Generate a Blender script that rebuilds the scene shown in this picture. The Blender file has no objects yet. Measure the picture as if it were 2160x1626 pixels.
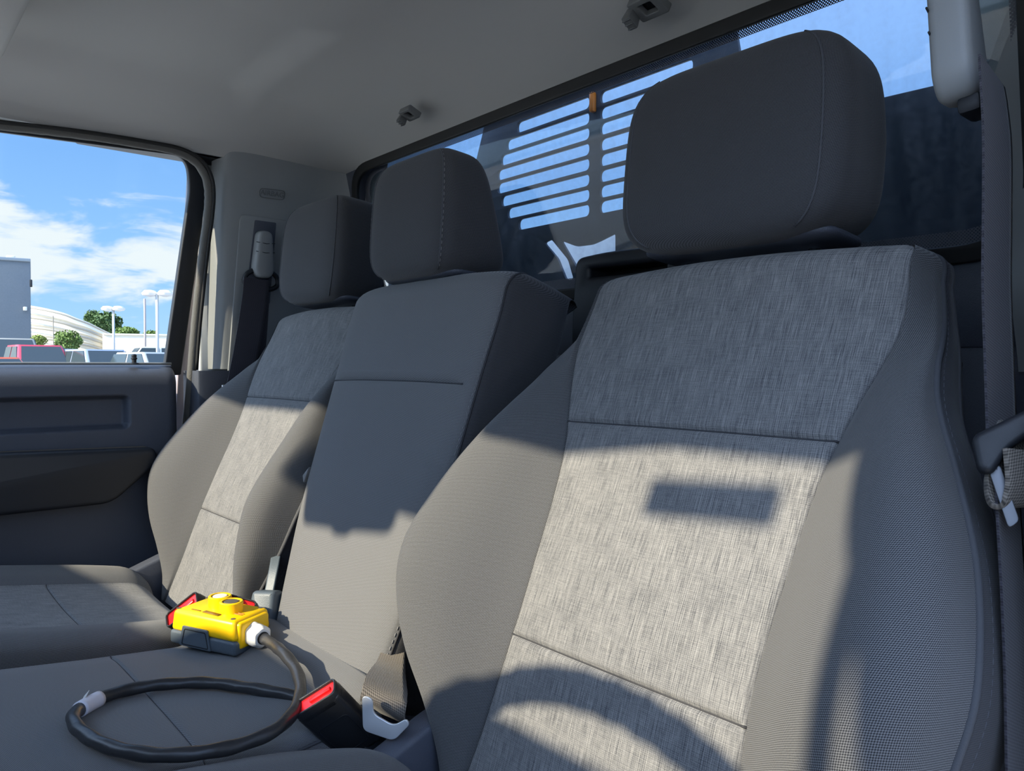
import bpy, bmesh, math, random
import numpy as np
from mathutils import Vector, Matrix

C = bpy.context.scene.collection
SC = bpy.context.scene
rnd = random.Random(7)
PI = math.pi

# ------------------------------------------------------------------ camera
# The eye is the origin; x runs across the cab towards the driver's door, y towards the rear window, z up.
YAW, PIT, FPX = math.radians(49.1), math.radians(-1.42), 1610.0
FWD = Vector((-math.sin(YAW) * math.cos(PIT), math.cos(YAW) * math.cos(PIT), math.sin(PIT)))
RGT = Vector((math.cos(YAW), math.sin(YAW), 0))
UPV = RGT.cross(FWD)
cd = bpy.data.cameras.new('camera'); cam = bpy.data.objects.new('camera', cd); C.objects.link(cam)
cam.matrix_world = Matrix((RGT, UPV, -FWD)).transposed().to_4x4()
cd.sensor_width = 36; cd.lens = 36 * FPX / 2160; cd.clip_start = .02; cd.clip_end = 2000
SC.camera = cam

# ------------------------------------------------------------------ view, sky, sun
SC.view_settings.view_transform = 'Standard'; SC.view_settings.look = 'None'
SC.view_settings.exposure = 0.12; SC.view_settings.gamma = 1.0
SC.view_settings.use_curve_mapping = False


def world():
    w = bpy.data.worlds.new('sky'); SC.world = w; w.use_nodes = True
    nt = w.node_tree; N = nt.nodes; L = nt.links; N.clear()
    out = N.new('ShaderNodeOutputWorld'); bg = N.new('ShaderNodeBackground'); L.new(bg.outputs[0], out.inputs[0])
    tc = N.new('ShaderNodeTexCoord'); sep = N.new('ShaderNodeSeparateXYZ'); L.new(tc.outputs['Generated'], sep.inputs[0])
    gr = N.new('ShaderNodeValToRGB'); L.new(sep.outputs['Z'], gr.inputs[0])
    e = gr.color_ramp.elements
    e[0].position = 0.0; e[0].color = (.32, .48, .64, 1)
    e[1].position = .10; e[1].color = (.22, .40, .66, 1)
    for p, c in ((.24, (.15, .31, .62, 1)), (.36, (.25, .42, .76, 1)), (.5, (.30, .47, .86, 1)), (1.0, (.30, .47, .90, 1))):
        q = e.new(p); q.color = c
    # flat cloud layer: direction divided by height
    ad = N.new('ShaderNodeMath'); ad.operation = 'ADD'; ad.inputs[1].default_value = .22; L.new(sep.outputs['Z'], ad.inputs[0])
    dv = N.new('ShaderNodeVectorMath'); dv.operation = 'DIVIDE'; L.new(tc.outputs['Generated'], dv.inputs[0])
    cb = N.new('ShaderNodeCombineXYZ')
    for i in range(2): L.new(ad.outputs[0], cb.inputs[i])
    cb.inputs[2].default_value = .22; L.new(cb.outputs[0], dv.inputs[1])
    mp = N.new('ShaderNodeMapping'); mp.inputs['Scale'].default_value = (1.7, 1.7, 1.9); mp.inputs['Location'].default_value = (3.2, 1.2, .4)
    L.new(dv.outputs[0], mp.inputs[0])
    nz = N.new('ShaderNodeTexNoise'); nz.inputs['Scale'].default_value = 1.9; nz.inputs['Detail'].default_value = 9
    nz.inputs['Roughness'].default_value = .58; nz.inputs['Distortion'].default_value = .35
    L.new(mp.outputs[0], nz.inputs['Vector'])
    band = N.new('ShaderNodeValToRGB'); L.new(sep.outputs['Z'], band.inputs[0]); b = band.color_ramp.elements
    b[0].position = 0; b[0].color = (.3, .3, .3, 1); b[1].position = .045; b[1].color = (.30, .30, .30, 1)
    for p, v in ((.068, .40), (.085, .57), (.125, .64), (.165, .56), (.20, .40), (.24, .26), (.5, .22), (1, .2)):
        q = b.new(p); q.color = (v, v, v, 1)
    sm = N.new('ShaderNodeMath'); sm.operation = 'ADD'; L.new(nz.outputs[0], sm.inputs[0]); L.new(band.outputs[0], sm.inputs[1])
    cr = N.new('ShaderNodeMapRange'); cr.inputs['From Min'].default_value = .93; cr.inputs['From Max'].default_value = 1.14
    cr.interpolation_type = 'SMOOTHSTEP'
    L.new(sm.outputs[0], cr.inputs['Value'])
    mx = N.new('ShaderNodeMixRGB'); L.new(cr.outputs[0], mx.inputs[0]); L.new(gr.outputs[0], mx.inputs[1])
    mx.inputs[2].default_value = (.56, .585, .62, 1)
    # broad glow added on the sun's side of the sky to lift the cab's shade
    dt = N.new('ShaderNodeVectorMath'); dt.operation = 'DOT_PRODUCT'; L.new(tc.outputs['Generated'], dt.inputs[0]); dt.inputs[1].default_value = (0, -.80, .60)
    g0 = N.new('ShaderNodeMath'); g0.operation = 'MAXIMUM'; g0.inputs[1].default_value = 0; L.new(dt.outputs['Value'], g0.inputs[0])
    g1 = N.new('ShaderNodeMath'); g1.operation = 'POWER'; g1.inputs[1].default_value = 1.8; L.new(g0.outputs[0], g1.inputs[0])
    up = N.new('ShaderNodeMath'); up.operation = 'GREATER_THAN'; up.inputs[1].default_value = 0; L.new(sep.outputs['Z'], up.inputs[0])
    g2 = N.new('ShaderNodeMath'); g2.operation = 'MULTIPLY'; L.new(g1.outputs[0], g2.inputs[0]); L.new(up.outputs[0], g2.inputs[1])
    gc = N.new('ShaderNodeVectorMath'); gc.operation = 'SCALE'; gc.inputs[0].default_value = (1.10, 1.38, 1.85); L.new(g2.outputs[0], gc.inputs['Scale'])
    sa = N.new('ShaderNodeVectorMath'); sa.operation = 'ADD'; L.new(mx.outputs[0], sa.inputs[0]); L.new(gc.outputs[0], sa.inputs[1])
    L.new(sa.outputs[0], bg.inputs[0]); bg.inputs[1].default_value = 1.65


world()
SUN_EL = math.radians(30.3)
sd = bpy.data.lights.new('sun', 'SUN'); sd.energy = 9.2; sd.angle = math.radians(.95); sd.color = (1, .86, .66)
so = bpy.data.objects.new('sun', sd); C.objects.link(so); so.location = (0, -6, 6)
so.rotation_euler = Vector((.016, math.cos(SUN_EL), -math.sin(SUN_EL))).to_track_quat('-Z', 'Y').to_euler()

# ------------------------------------------------------------------ helpers


def ray(px, py):
    return FWD + RGT * ((px - 1080) / FPX) + UPV * ((813 - py) / FPX)


def at(px, py, ax, v):
    d = ray(px, py); i = 'xyz'.index(ax)
    return d * (v / d[i])


def far(px, py, t): return FWD * t + RGT * (t * (px - 1080) / FPX) + UPV * (t * (813 - py) / FPX)


def onplane(px, py, p0, n):
    d = ray(px, py)
    return d * (Vector(p0).dot(n) / d.dot(n))


def link(name, me, mat=None, parent=None, smooth=True):
    o = bpy.data.objects.new(name, me); C.objects.link(o)
    if mat: me.materials.append(mat)
    if smooth:
        for p in me.polygons: p.use_smooth = True
    if parent:
        o.parent = parent
        if parent.type == 'EMPTY': o.matrix_parent_inverse = Matrix.Translation(-parent.location)
    return o


def empty(name, loc, label, cat, group=None):
    o = bpy.data.objects.new(name, None); C.objects.link(o); o.location = loc; o.empty_display_size = .05
    return tag(o, label, cat, group)


def tag(o, label, cat=None, group=None):
    if label: o['label'] = label
    if cat: o['category'] = cat
    if group: o['group'] = group
    return o


def struct(o):
    o['kind'] = 'structure'; return o


def pydata(name, V, F, mat, parent=None, smooth=True, sharp=None):
    me = bpy.data.meshes.new(name); me.from_pydata([tuple(v) for v in V], [], F)
    me.validate(); me.update()
    bm = bmesh.new(); bm.from_mesh(me); bmesh.ops.recalc_face_normals(bm, faces=bm.faces)
    if sharp is not None:
        for e in bm.edges:
            if len(e.link_faces) == 2 and e.calc_face_angle(0) > math.radians(sharp): e.smooth = False
    bm.to_mesh(me); bm.free()
    return link(name, me, mat, parent, smooth)


def grid(name, G, mat, parent=None, uv=None, flip=False):
    """G: (rows, cols, 3) array; uv: (rows, cols, 2) in metres."""
    G = np.asarray(G, float); R, K = G.shape[:2]
    F = []
    for i in range(R - 1):
        for j in range(K - 1):
            a = i * K + j; q = (a, a + 1, a + K + 1, a + K)
            F.append(q[::-1] if flip else q)
    me = bpy.data.meshes.new(name); me.from_pydata(G.reshape(-1, 3).tolist(), [], F)
    if uv is not None:
        U = np.asarray(uv, float).reshape(-1, 2); l = me.uv_layers.new(name='UVMap')
        idx = np.empty(len(me.loops), int); me.loops.foreach_get('vertex_index', idx)
        l.data.foreach_set('uv', U[idx].ravel())
    me.update()
    return link(name, me, mat, parent)


def catmull(P, n, closed=False):
    P = [Vector(p) for p in P]; out = []
    m = len(P); segs = m if closed else m - 1
    for i in range(segs):
        if closed: p0, p1, p2, p3 = P[(i - 1) % m], P[i], P[(i + 1) % m], P[(i + 2) % m]
        else:
            p1, p2 = P[i], P[i + 1]; p0 = P[i - 1] if i else p1 * 2 - p2; p3 = P[i + 2] if i + 2 < m else p2 * 2 - p1
        for k in range(n):
            t = k / n
            out.append(.5 * ((2 * p1) + (p2 - p0) * t + (2 * p0 - 5 * p1 + 4 * p2 - p3) * t * t + (3 * p1 - p0 - 3 * p2 + p3) * t ** 3))
    if not closed: out.append(P[-1].copy())
    return out


def tube(name, path, r, mat, parent=None, seg=10, closed=False, lumps=None, uvl=True):
    P = [Vector(p) for p in path]; n = len(P)
    T = []
    for i in range(n):
        a = P[(i - 1) % n] if (closed or i) else P[i]; b = P[(i + 1) % n] if (closed or i < n - 1) else P[i]
        T.append((b - a).normalized())
    ref = Vector((0, 0, 1)) if abs(T[0].z) < .9 else Vector((1, 0, 0))
    nrm = (ref - T[0] * ref.dot(T[0])).normalized()
    V = []; F = []; s = 0
    for i in range(n):
        if i: s += (P[i] - P[i - 1]).length
        nrm = (nrm - T[i] * nrm.dot(T[i])).normalized(); b = T[i].cross(nrm)
        rr = r(i / (n - 1)) if callable(r) else r
        for k in range(seg):
            a = 2 * PI * k / seg
            q = rr * (1 + (lumps(s, a) if lumps else 0))
            V.append(P[i] + nrm * math.cos(a) * q + b * math.sin(a) * q)
    rings = n if closed else n - 1
    for i in range(rings):
        for k in range(seg):
            a = i * seg + k; b2 = i * seg + (k + 1) % seg; c = ((i + 1) % n) * seg + (k + 1) % seg; d = ((i + 1) % n) * seg + k
            F.append((a, b2, c, d))
    if not closed:
        F.append(tuple(range(seg))[::-1]); F.append(tuple((n - 1) * seg + k for k in range(seg)))
    return pydata(name, V, F, mat, parent)


def dashes(name, path, mat, parent, L=.006, gap=.0035, r=.0007):
    P = [Vector(p) for p in path]; V = []; F = []
    d = [0]
    for i in range(1, len(P)): d.append(d[-1] + (P[i] - P[i - 1]).length)

    def pt(s):
        for i in range(1, len(P)):
            if d[i] >= s: return P[i - 1].lerp(P[i], (s - d[i - 1]) / max(d[i] - d[i - 1], 1e-9))
        return P[-1].copy()
    s = 0
    while s + L < d[-1]:
        a, b = pt(s), pt(s + L); t = (b - a).normalized(); u = t.orthogonal().normalized(); v = t.cross(u)
        k0 = len(V)
        for q, rr in ((a, r * .5), (a.lerp(b, .25), r), (a.lerp(b, .75), r), (b, r * .5)):
            for k in range(5):
                an = 2 * PI * k / 5; V.append(q + u * math.cos(an) * rr + v * math.sin(an) * rr)
        for j in range(3):
            for k in range(5): F.append((k0 + j * 5 + k, k0 + j * 5 + (k + 1) % 5, k0 + j * 5 + 5 + (k + 1) % 5, k0 + j * 5 + 5 + k))
        s += L + gap
    return pydata(name, V, F, mat, parent)


def frame_mtx(o, ex, ey, ez):
    M = Matrix((Vector(ex).normalized(), Vector(ey).normalized(), Vector(ez).normalized())).transposed().to_4x4()
    M.translation = Vector(o); return M


def box(name, c, s, mat, parent=None, bev=.003, M=None, seg=2, taper=None):
    bm = bmesh.new(); bmesh.ops.create_cube(bm, size=1)
    for v in bm.verts:
        v.co = Vector((v.co.x * s[0], v.co.y * s[1], v.co.z * s[2]))
        if taper and v.co.z > 0: v.co.x *= taper[0]; v.co.y *= taper[1]
    if bev: bmesh.ops.bevel(bm, geom=bm.edges[:], offset=bev, segments=seg, affect='EDGES', profile=.5)
    T = M @ Matrix.Translation(Vector(c)) if M else Matrix.Translation(Vector(c))
    bmesh.ops.transform(bm, matrix=T, verts=bm.verts)
    for e in bm.edges:
        if e.calc_face_angle(0) > math.radians(40): e.smooth = False
    me = bpy.data.meshes.new(name); bm.to_mesh(me); bm.free()
    return link(name, me, mat, parent)


def roundpoly(pts, r, n=6):
    out = []; m = len(pts)
    for i in range(m):
        p = Vector(pts[i][:2]); a = Vector(pts[i - 1][:2]); b = Vector(pts[(i + 1) % m][:2])
        rr = pts[i][2] if len(pts[i]) > 2 else r
        d1 = (a - p); d2 = (b - p); l1 = d1.length; l2 = d2.length; d1.normalize(); d2.normalize()
        q = min(rr, l1 * .49, l2 * .49)
        for k in range(n + 1):
            t = k / n; out.append((p + d1 * q) * (1 - t) ** 2 + p * 2 * t * (1 - t) + (p + d2 * q) * t * t)
    return out


def plate(name, loops, th, M, mat, parent=None, bev=0.0, smooth=False):
    cu = bpy.data.curves.new(name, 'CURVE'); cu.dimensions = '2D'; cu.fill_mode = 'BOTH'
    cu.extrude = max(th / 2 - bev, 0); cu.bevel_depth = bev; cu.bevel_resolution = 2
    if bev: cu.offset = -bev
    for lp in loops:
        sp = cu.splines.new('POLY'); sp.points.add(len(lp) - 1); sp.use_cyclic_u = True
        for i, p in enumerate(lp): sp.points[i].co = (p[0], p[1], 0, 1)
    t = bpy.data.objects.new('t', cu); C.objects.link(t)
    bpy.context.view_layer.update()
    me = bpy.data.meshes.new_from_object(t.evaluated_get(bpy.context.evaluated_depsgraph_get()))
    bpy.data.objects.remove(t); bpy.data.curves.remove(cu)
    me.name = name; me.transform(M); me.materials.clear()
    bm = bmesh.new(); bm.from_mesh(me); bmesh.ops.remove_doubles(bm, verts=bm.verts, dist=1e-6)
    bmesh.ops.recalc_face_normals(bm, faces=bm.faces)
    for e in bm.edges:
        if len(e.link_faces) != 2 or e.calc_face_angle(0) > math.radians(35): e.smooth = False
    bm.to_mesh(me); bm.free()
    return link(name, me, mat, parent, True)


def text(name, s, size, M, mat, parent, ext=.0003):
    cu = bpy.data.curves.new(name, 'FONT'); cu.body = s; cu.size = size; cu.extrude = ext; cu.align_x = 'CENTER'; cu.align_y = 'CENTER'
    t = bpy.data.objects.new('t', cu); C.objects.link(t); bpy.context.view_layer.update()
    me = bpy.data.meshes.new_from_object(t.evaluated_get(bpy.context.evaluated_depsgraph_get()))
    bpy.data.objects.remove(t); bpy.data.curves.remove(cu)
    me.transform(M); me.materials.clear(); me.name = name
    return link(name, me, mat, parent, False)


def lathe(name, prof, M, mat, parent=None, seg=28, poly=None):
    V = []; F = []; n = len(prof)
    for (r, z) in prof:
        for k in range(seg):
            a = 2 * PI * k / seg; rr = r * (poly(a) if poly else 1)
            V.append(M @ Vector((rr * math.cos(a), rr * math.sin(a), z)))
    for i in range(n - 1):
        for k in range(seg): F.append((i * seg + k, i * seg + (k + 1) % seg, (i + 1) * seg + (k + 1) % seg, (i + 1) * seg + k))
    F.append(tuple(range(seg))[::-1]); F.append(tuple((n - 1) * seg + k for k in range(seg)))
    return pydata(name, V, F, mat, parent, sharp=35)


def ribbon(name, path, wdirs, w, th, mat, parent=None, n=8):
    """flat webbing; wdirs one width direction per path point."""
    P = catmull(path, n); W = catmull(wdirs, n); m = len(P); K = 8; G = []; U = []; s = 0
    wf = w if callable(w) else (lambda t: w)
    for i in range(m):
        t = (P[min(i + 1, m - 1)] - P[max(i - 1, 0)]).normalized(); wd = (W[i] - t * W[i].dot(t)).normalized(); nn = t.cross(wd)
        if i: s += (P[i] - P[i - 1]).length
        w_ = wf(i / (m - 1))
        row = []; ur = []
        for k in range(K + 1): a = (k / K - .5) * w_; row.append(P[i] + wd * a + nn * th / 2); ur.append((a, s))
        for k in range(K + 1): a = (.5 - k / K) * w_; row.append(P[i] + wd * a - nn * th / 2); ur.append((a, s))
        row.append(row[0]); ur.append(ur[0]); G.append([tuple(q) for q in row]); U.append(ur)
    return grid(name, G, mat, parent, U)


# ------------------------------------------------------------------ materials


def newmat(name):
    m = bpy.data.materials.new(name); m.use_nodes = True
    return m, m.node_tree.nodes, m.node_tree.links, m.node_tree.nodes['Principled BSDF']


def mat(name, col, rough=.5, metal=0.0, spec=.5, bump=0.0, bscale=300, var=0.0, coat=0.0, sheen=0.0, emit=None):
    m, N, L, b = newmat(name)
    b.inputs['Base Color'].default_value = (*col, 1); b.inputs['Roughness'].default_value = rough
    b.inputs['Metallic'].default_value = metal; b.inputs['Specular IOR Level'].default_value = spec
    b.inputs['Coat Weight'].default_value = coat; b.inputs['Sheen Weight'].default_value = sheen
    tc = N.new('ShaderNodeTexCoord'); nz = N.new('ShaderNodeTexNoise'); nz.inputs['Scale'].default_value = bscale
    nz.inputs['Detail'].default_value = 3; L.new(tc.outputs['Object'], nz.inputs['Vector'])
    if bump:
        bp = N.new('ShaderNodeBump'); bp.inputs['Strength'].default_value = bump; bp.inputs['Distance'].default_value = .001
        L.new(nz.outputs[0], bp.inputs['Height']); L.new(bp.outputs[0], b.inputs['Normal'])
    if var:
        n2 = N.new('ShaderNodeTexNoise'); n2.inputs['Scale'].default_value = 9; n2.inputs['Detail'].default_value = 5
        L.new(tc.outputs['Object'], n2.inputs['Vector'])
        mx = N.new('ShaderNodeMixRGB'); L.new(n2.outputs[0], mx.inputs[0])
        mx.inputs[1].default_value = (*[c * (1 - var) for c in col], 1); mx.inputs[2].default_value = (*[min(1, c * (1 + var)) for c in col], 1)
        L.new(mx.outputs[0], b.inputs['Base Color'])
    if emit: b.inputs['Emission Color'].default_value = (*emit, 1); b.inputs['Emission Strength'].default_value = 1
    return m


def math_n(N, L, op, a, b=None):
    n = N.new('ShaderNodeMath'); n.operation = op
    for i, v in enumerate((a, b)):
        if v is None: continue
        if isinstance(v, (int, float)): n.inputs[i].default_value = v
        else: L.new(v, n.inputs[i])
    return n.outputs[0]


def weave(name, dark, light, pitch=.0021, sheen=.15, amount=1.0):
    """diagonal dotted weave on UV in metres"""
    m, N, L, b = newmat(name)
    tc = N.new('ShaderNodeTexCoord'); sp = N.new('ShaderNodeSeparateXYZ'); L.new(tc.outputs['UV'], sp.inputs[0])
    k = 2 * PI / pitch
    nz0 = N.new('ShaderNodeTexNoise'); nz0.inputs['Scale'].default_value = 60; L.new(tc.outputs['UV'], nz0.inputs['Vector'])
    wob = math_n(N, L, 'MULTIPLY', nz0.outputs[0], 1.2)
    a = math_n(N, L, 'ADD', math_n(N, L, 'MULTIPLY', math_n(N, L, 'ADD', sp.outputs[0], sp.outputs[1]), k * .6), wob)
    c = math_n(N, L, 'MULTIPLY', math_n(N, L, 'SUBTRACT', sp.outputs[0], sp.outputs[1]), k)
    s1 = math_n(N, L, 'SINE', a); s2 = math_n(N, L, 'SINE', c)
    pr = math_n(N, L, 'MULTIPLY', s1, s2)
    f = math_n(N, L, 'ADD', math_n(N, L, 'MULTIPLY', pr, .55 * amount), .5)
    nz = N.new('ShaderNodeTexNoise'); nz.inputs['Scale'].default_value = 900; nz.inputs['Detail'].default_value = 2
    L.new(tc.outputs['UV'], nz.inputs['Vector'])
    f2 = math_n(N, L, 'ADD', f, math_n(N, L, 'MULTIPLY', math_n(N, L, 'SUBTRACT', nz.outputs[0], .5), .45))
    cl = N.new('ShaderNodeClamp'); L.new(f2, cl.inputs[0])
    mx = N.new('ShaderNodeMixRGB'); L.new(cl.outputs[0], mx.inputs[0]); mx.inputs[1].default_value = (*dark, 1); mx.inputs[2].default_value = (*light, 1)
    L.new(mx.outputs[0], b.inputs['Base Color'])
    b.inputs['Roughness'].default_value = .85; b.inputs['Specular IOR Level'].default_value = .18; b.inputs['Sheen Weight'].default_value = sheen
    bp = N.new('ShaderNodeBump'); bp.inputs['Strength'].default_value = .35; bp.inputs['Distance'].default_value = .0005
    L.new(f2, bp.inputs['Height']); L.new(bp.outputs[0], b.inputs['Normal'])
    return m


def heather(name, dark, light, sheen=.1):
    m, N, L, b = newmat(name)
    tc = N.new('ShaderNodeTexCoord')

    def n(sx, sy, det=2):
        mp = N.new('ShaderNodeMapping'); mp.inputs['Scale'].default_value = (sx, sy, 1); L.new(tc.outputs['UV'], mp.inputs[0])
        z = N.new('ShaderNodeTexNoise'); z.inputs['Scale'].default_value = 1; z.inputs['Detail'].default_value = det; L.new(mp.outputs[0], z.inputs['Vector'])
        return z.outputs[0]
    a = n(1100, 45); c = n(420, 16); d = n(60, 800); e = n(1500, 1500, 1); g = n(30, 24, 4)
    s = math_n(N, L, 'ADD', math_n(N, L, 'MULTIPLY', a, .95), math_n(N, L, 'MULTIPLY', c, .34))
    s = math_n(N, L, 'ADD', s, math_n(N, L, 'MULTIPLY', d, .38))
    s = math_n(N, L, 'ADD', s, math_n(N, L, 'MULTIPLY', e, .60)); s = math_n(N, L, 'ADD', s, math_n(N, L, 'MULTIPLY', g, .26))
    sp = N.new('ShaderNodeSeparateXYZ'); L.new(tc.outputs['UV'], sp.inputs[0])
    w1 = math_n(N, L, 'SINE', math_n(N, L, 'MULTIPLY', sp.outputs[0], 2 * PI / .0017)); w2 = math_n(N, L, 'SINE', math_n(N, L, 'MULTIPLY', sp.outputs[1], 2 * PI / .0014))
    s = math_n(N, L, 'ADD', s, math_n(N, L, 'MULTIPLY', w1, .07)); s = math_n(N, L, 'ADD', s, math_n(N, L, 'MULTIPLY', w2, .07))
    mr = N.new('ShaderNodeMapRange'); mr.inputs['From Min'].default_value = .88; mr.inputs['From Max'].default_value = 1.70; L.new(s, mr.inputs['Value'])
    mx = N.new('ShaderNodeMixRGB'); L.new(mr.outputs[0], mx.inputs[0]); mx.inputs[1].default_value = (*dark, 1); mx.inputs[2].default_value = (*light, 1)
    L.new(mx.outputs[0], b.inputs['Base Color']); b.inputs['Roughness'].default_value = .9; b.inputs['Specular IOR Level'].default_value = .12
    b.inputs['Sheen Weight'].default_value = sheen
    bp = N.new('ShaderNodeBump'); bp.inputs['Strength'].default_value = .3; bp.inputs['Distance'].default_value = .0005
    L.new(s, bp.inputs['Height']); L.new(bp.outputs[0], b.inputs['Normal'])
    return m


def glass(name, tint, dust=0.0, refl=1.0):
    m, N, L, b = newmat(name); N.remove(b); out = N['Material Output']
    tr = N.new('ShaderNodeBsdfTransparent'); tr.inputs[0].default_value = (*tint, 1)
    gl = N.new('ShaderNodeBsdfGlossy'); gl.inputs['Roughness'].default_value = .02
    lw = N.new('ShaderNodeLayerWeight'); lw.inputs[0].default_value = .5
    p = math_n(N, L, 'POWER', lw.outputs['Facing'], 4.0)
    f = math_n(N, L, 'ADD', math_n(N, L, 'MULTIPLY', p, .85 * refl), .035 * refl)
    m1 = N.new('ShaderNodeMixShader'); L.new(f, m1.inputs[0]); L.new(tr.outputs[0], m1.inputs[1]); L.new(gl.outputs[0], m1.inputs[2])
    last = m1.outputs[0]
    if dust:
        df = N.new('ShaderNodeBsdfDiffuse'); df.inputs[0].default_value = (.6, .6, .58, 1)
        tl = N.new('ShaderNodeBsdfTranslucent'); tl.inputs[0].default_value = (.6, .6, .58, 1)
        ad = N.new('ShaderNodeMixShader'); L.new(df.outputs[0], ad.inputs[1]); L.new(tl.outputs[0], ad.inputs[2])
        tc = N.new('ShaderNodeTexCoord'); mp = N.new('ShaderNodeMapping'); mp.inputs['Scale'].default_value = (60, 60, 3); L.new(tc.outputs['Object'], mp.inputs[0])
        nz = N.new('ShaderNodeTexNoise'); nz.inputs['Detail'].default_value = 6; nz.inputs['Scale'].default_value = 1; L.new(mp.outputs[0], nz.inputs['Vector'])
        n2 = N.new('ShaderNodeTexNoise'); n2.inputs['Scale'].default_value = 140; n2.inputs['Detail'].default_value = 4; L.new(tc.outputs['Object'], n2.inputs['Vector'])
        q = math_n(N, L, 'MULTIPLY', nz.outputs[0], n2.outputs[0])
        mr = N.new('ShaderNodeMapRange'); mr.inputs['From Min'].default_value = .15; mr.inputs['From Max'].default_value = .5
        mr.inputs['To Max'].default_value = dust; L.new(q, mr.inputs['Value'])
        m2 = N.new('ShaderNodeMixShader'); L.new(mr.outputs[0], m2.inputs[0]); L.new(last, m2.inputs[1]); L.new(ad.outputs[0], m2.inputs[2]); last = m2.outputs[0]
    L.new(last, out.inputs[0]); return m


M_ = {}
M_['fab'] = weave('charcoal_weave', (.018, .0185, .022), (.165, .165, .168), amount=1.35)
M_['fabh'] = weave('headrest_weave', (.015, .015, .018), (.092, .092, .098))
M_['fabc'] = weave('centre_seat_weave', (.055, .056, .061), (.21, .21, .214), amount=1.1)
M_['fabd'] = weave('side_weave', (.014, .015, .019), (.06, .06, .07))
M_['ins'] = heather('heather_cloth', (.048, .050, .058), (.29, .285, .278))
M_['thread'] = mat('thread', (.16, .16, .165), .8)
M_['threadd'] = mat('dark_thread', (.03, .03, .034), .8)
M_['threads'] = mat('seam_thread', (.075, .077, .09), .8)
M_['piping'] = mat('piping', (.06, .062, .07), .8, bump=.3, bscale=900)
M_['liner'] = mat('headliner_cloth', (.54, .53, .505), .95, spec=.1, bump=.15, bscale=900)
M_['trimg'] = mat('grey_trim', (.26, .27, .275), .55, bump=.12, bscale=1500)
M_['trimd'] = mat('navy_trim', (.066, .074, .098), .45, bump=.5, bscale=1100)
M_['badge'] = mat('badge_grey', (.15, .155, .16), .5)
M_['black'] = mat('black_plastic', (.012, .014, .019), .5, bump=.1, bscale=1500)
M_['blacks'] = mat('black_satin', (.02, .021, .024), .32, bump=.1, bscale=800)
M_['rubber'] = mat('grey_seal', (.12, .115, .105), .75, bump=.6, bscale=500)
M_['rubberk'] = mat('black_rubber', (.01, .01, .01), .6)
M_['paint'] = mat('white_paint', (.62, .64, .64), .35, coat=.3)
M_['mauve'] = mat('jamb_paint', (.30, .27, .29), .45)
M_['chrome'] = mat('bright_steel', (.75, .77, .8), .22, 1.0)
M_['yellow'] = mat('yellow_plastic', (.95, .56, .0), .38, bump=.05)
M_['greyp'] = mat('grey_plastic', (.075, .095, .115), .45, bump=.25, bscale=900)
M_['greyk'] = mat('dark_button', (.10, .09, .075), .5)
M_['white'] = mat('white_plastic', (.80, .78, .74), .4, bump=.15, bscale=120, var=.05)
M_['cream'] = mat('cream_button', (.85, .80, .62), .4)
M_['red'] = mat('red_button', (.75, .012, .015), .3)
M_['cable'] = mat('cable_jacket', (.028, .028, .030), .36, bump=.3, bscale=200)
M_['wire'] = mat('webbing', (.022, .022, .028), .8)
M_['web'] = weave('belt_webbing', (.022, .021, .028), (.075, .072, .09), pitch=.003)
M_['webd'] = weave('dusty_webbing', (.05, .045, .04), (.24, .21, .18), pitch=.003)
M_['rack'] = mat('rack_steel', (.045, .055, .075), .5, bump=.15, bscale=200, var=.25)
M_['asphalt'] = mat('asphalt', (.40, .40, .39), .95, var=.15)
M_['carpet'] = mat('floor_carpet', (.02, .02, .022), .95, bump=.6)
M_['glassw'] = glass('side_glass', (.93, .96, .95), refl=.25)
M_['glassr'] = glass('rear_glass', (.80, .85, .88), dust=.10, refl=.7)
M_['glassf'] = glass('windscreen_glass', (.95, .97, .96), refl=.2)

# ================================================================== the cab shell
CX = -.825          # centre line of the cab


def headliner():
    nx, ny = 90, 80; G = []; U = []
    for i in range(ny + 1):
        v = -1 + 2 * i / ny; row = []; ur = []
        for j in range(nx + 1):
            u = -1 + 2 * j / nx
            us = math.copysign(abs(u) ** .8, u); vs = math.copysign(abs(v) ** .8, v)
            x = CX + .665 * us; y = .274 + .526 * vs
            ex = (1 - abs(us)) * .665; ey = (1 - abs(vs)) * .526
            hx = 1 - max(0, 1 - ex / .20) ** 2.2; hy = 1 - max(0, 1 - ey / (.24 if v > 0 else .1)) ** 2.0
            z = .405 + .085 * min(hx, 1) * min(hy, 1)
            # shallow pressed recess over the passenger's head, softer bulge behind
            d = min((x + 1.40) / .05, (-1.02 - x) / .05, (y - .0) / .05, (.56 - y) / .05)
            z += .010 * max(0, min(1, d))
            row.append((x, y, z)); ur.append((x, y))
        G.append(row); U.append(ur)
    o = grid('ceiling', G, M_['liner'], None, U); struct(o)


headliner()


# x of a section point is CX + a on the passenger's side and CX - a on the driver's side


def pillar(side):
    sec = [(-.755, .545), (-.738, .546), (-.722, .549), (-.707, .554), (-.700, .566), (-.697, .60), (-.696, .66), (-.692, .74), (-.680, .785), (-.65, .82), (-.59, .845)]

    def build(nm, z0, z1, n, m, off, parent=None):
        G = []; U = []
        for i in range(n + 1):
            z = z0 + (z1 - z0) * i / n; t = max(0, z) / .4
            P = catmull([Vector((a + .045 * t + off, b + (-.045 if z < -.006 and b < .58 else 0), 0)) for a, b in sec], 5)
            G.append([(CX + p.x * (1 if side < 0 else -1), p.y, z) for p in P]); U.append([(k * .01, z) for k in range(len(P))])
        return grid(nm, G, m, parent, U)
    up = struct(build('trim_1' if side < 0 else 'trim_2', -.005, .425, 30, M_['trimg'], 0))
    build('lower_trim', -.80, -.008, 20, M_['trimd'], .004, up)
    return up


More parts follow.
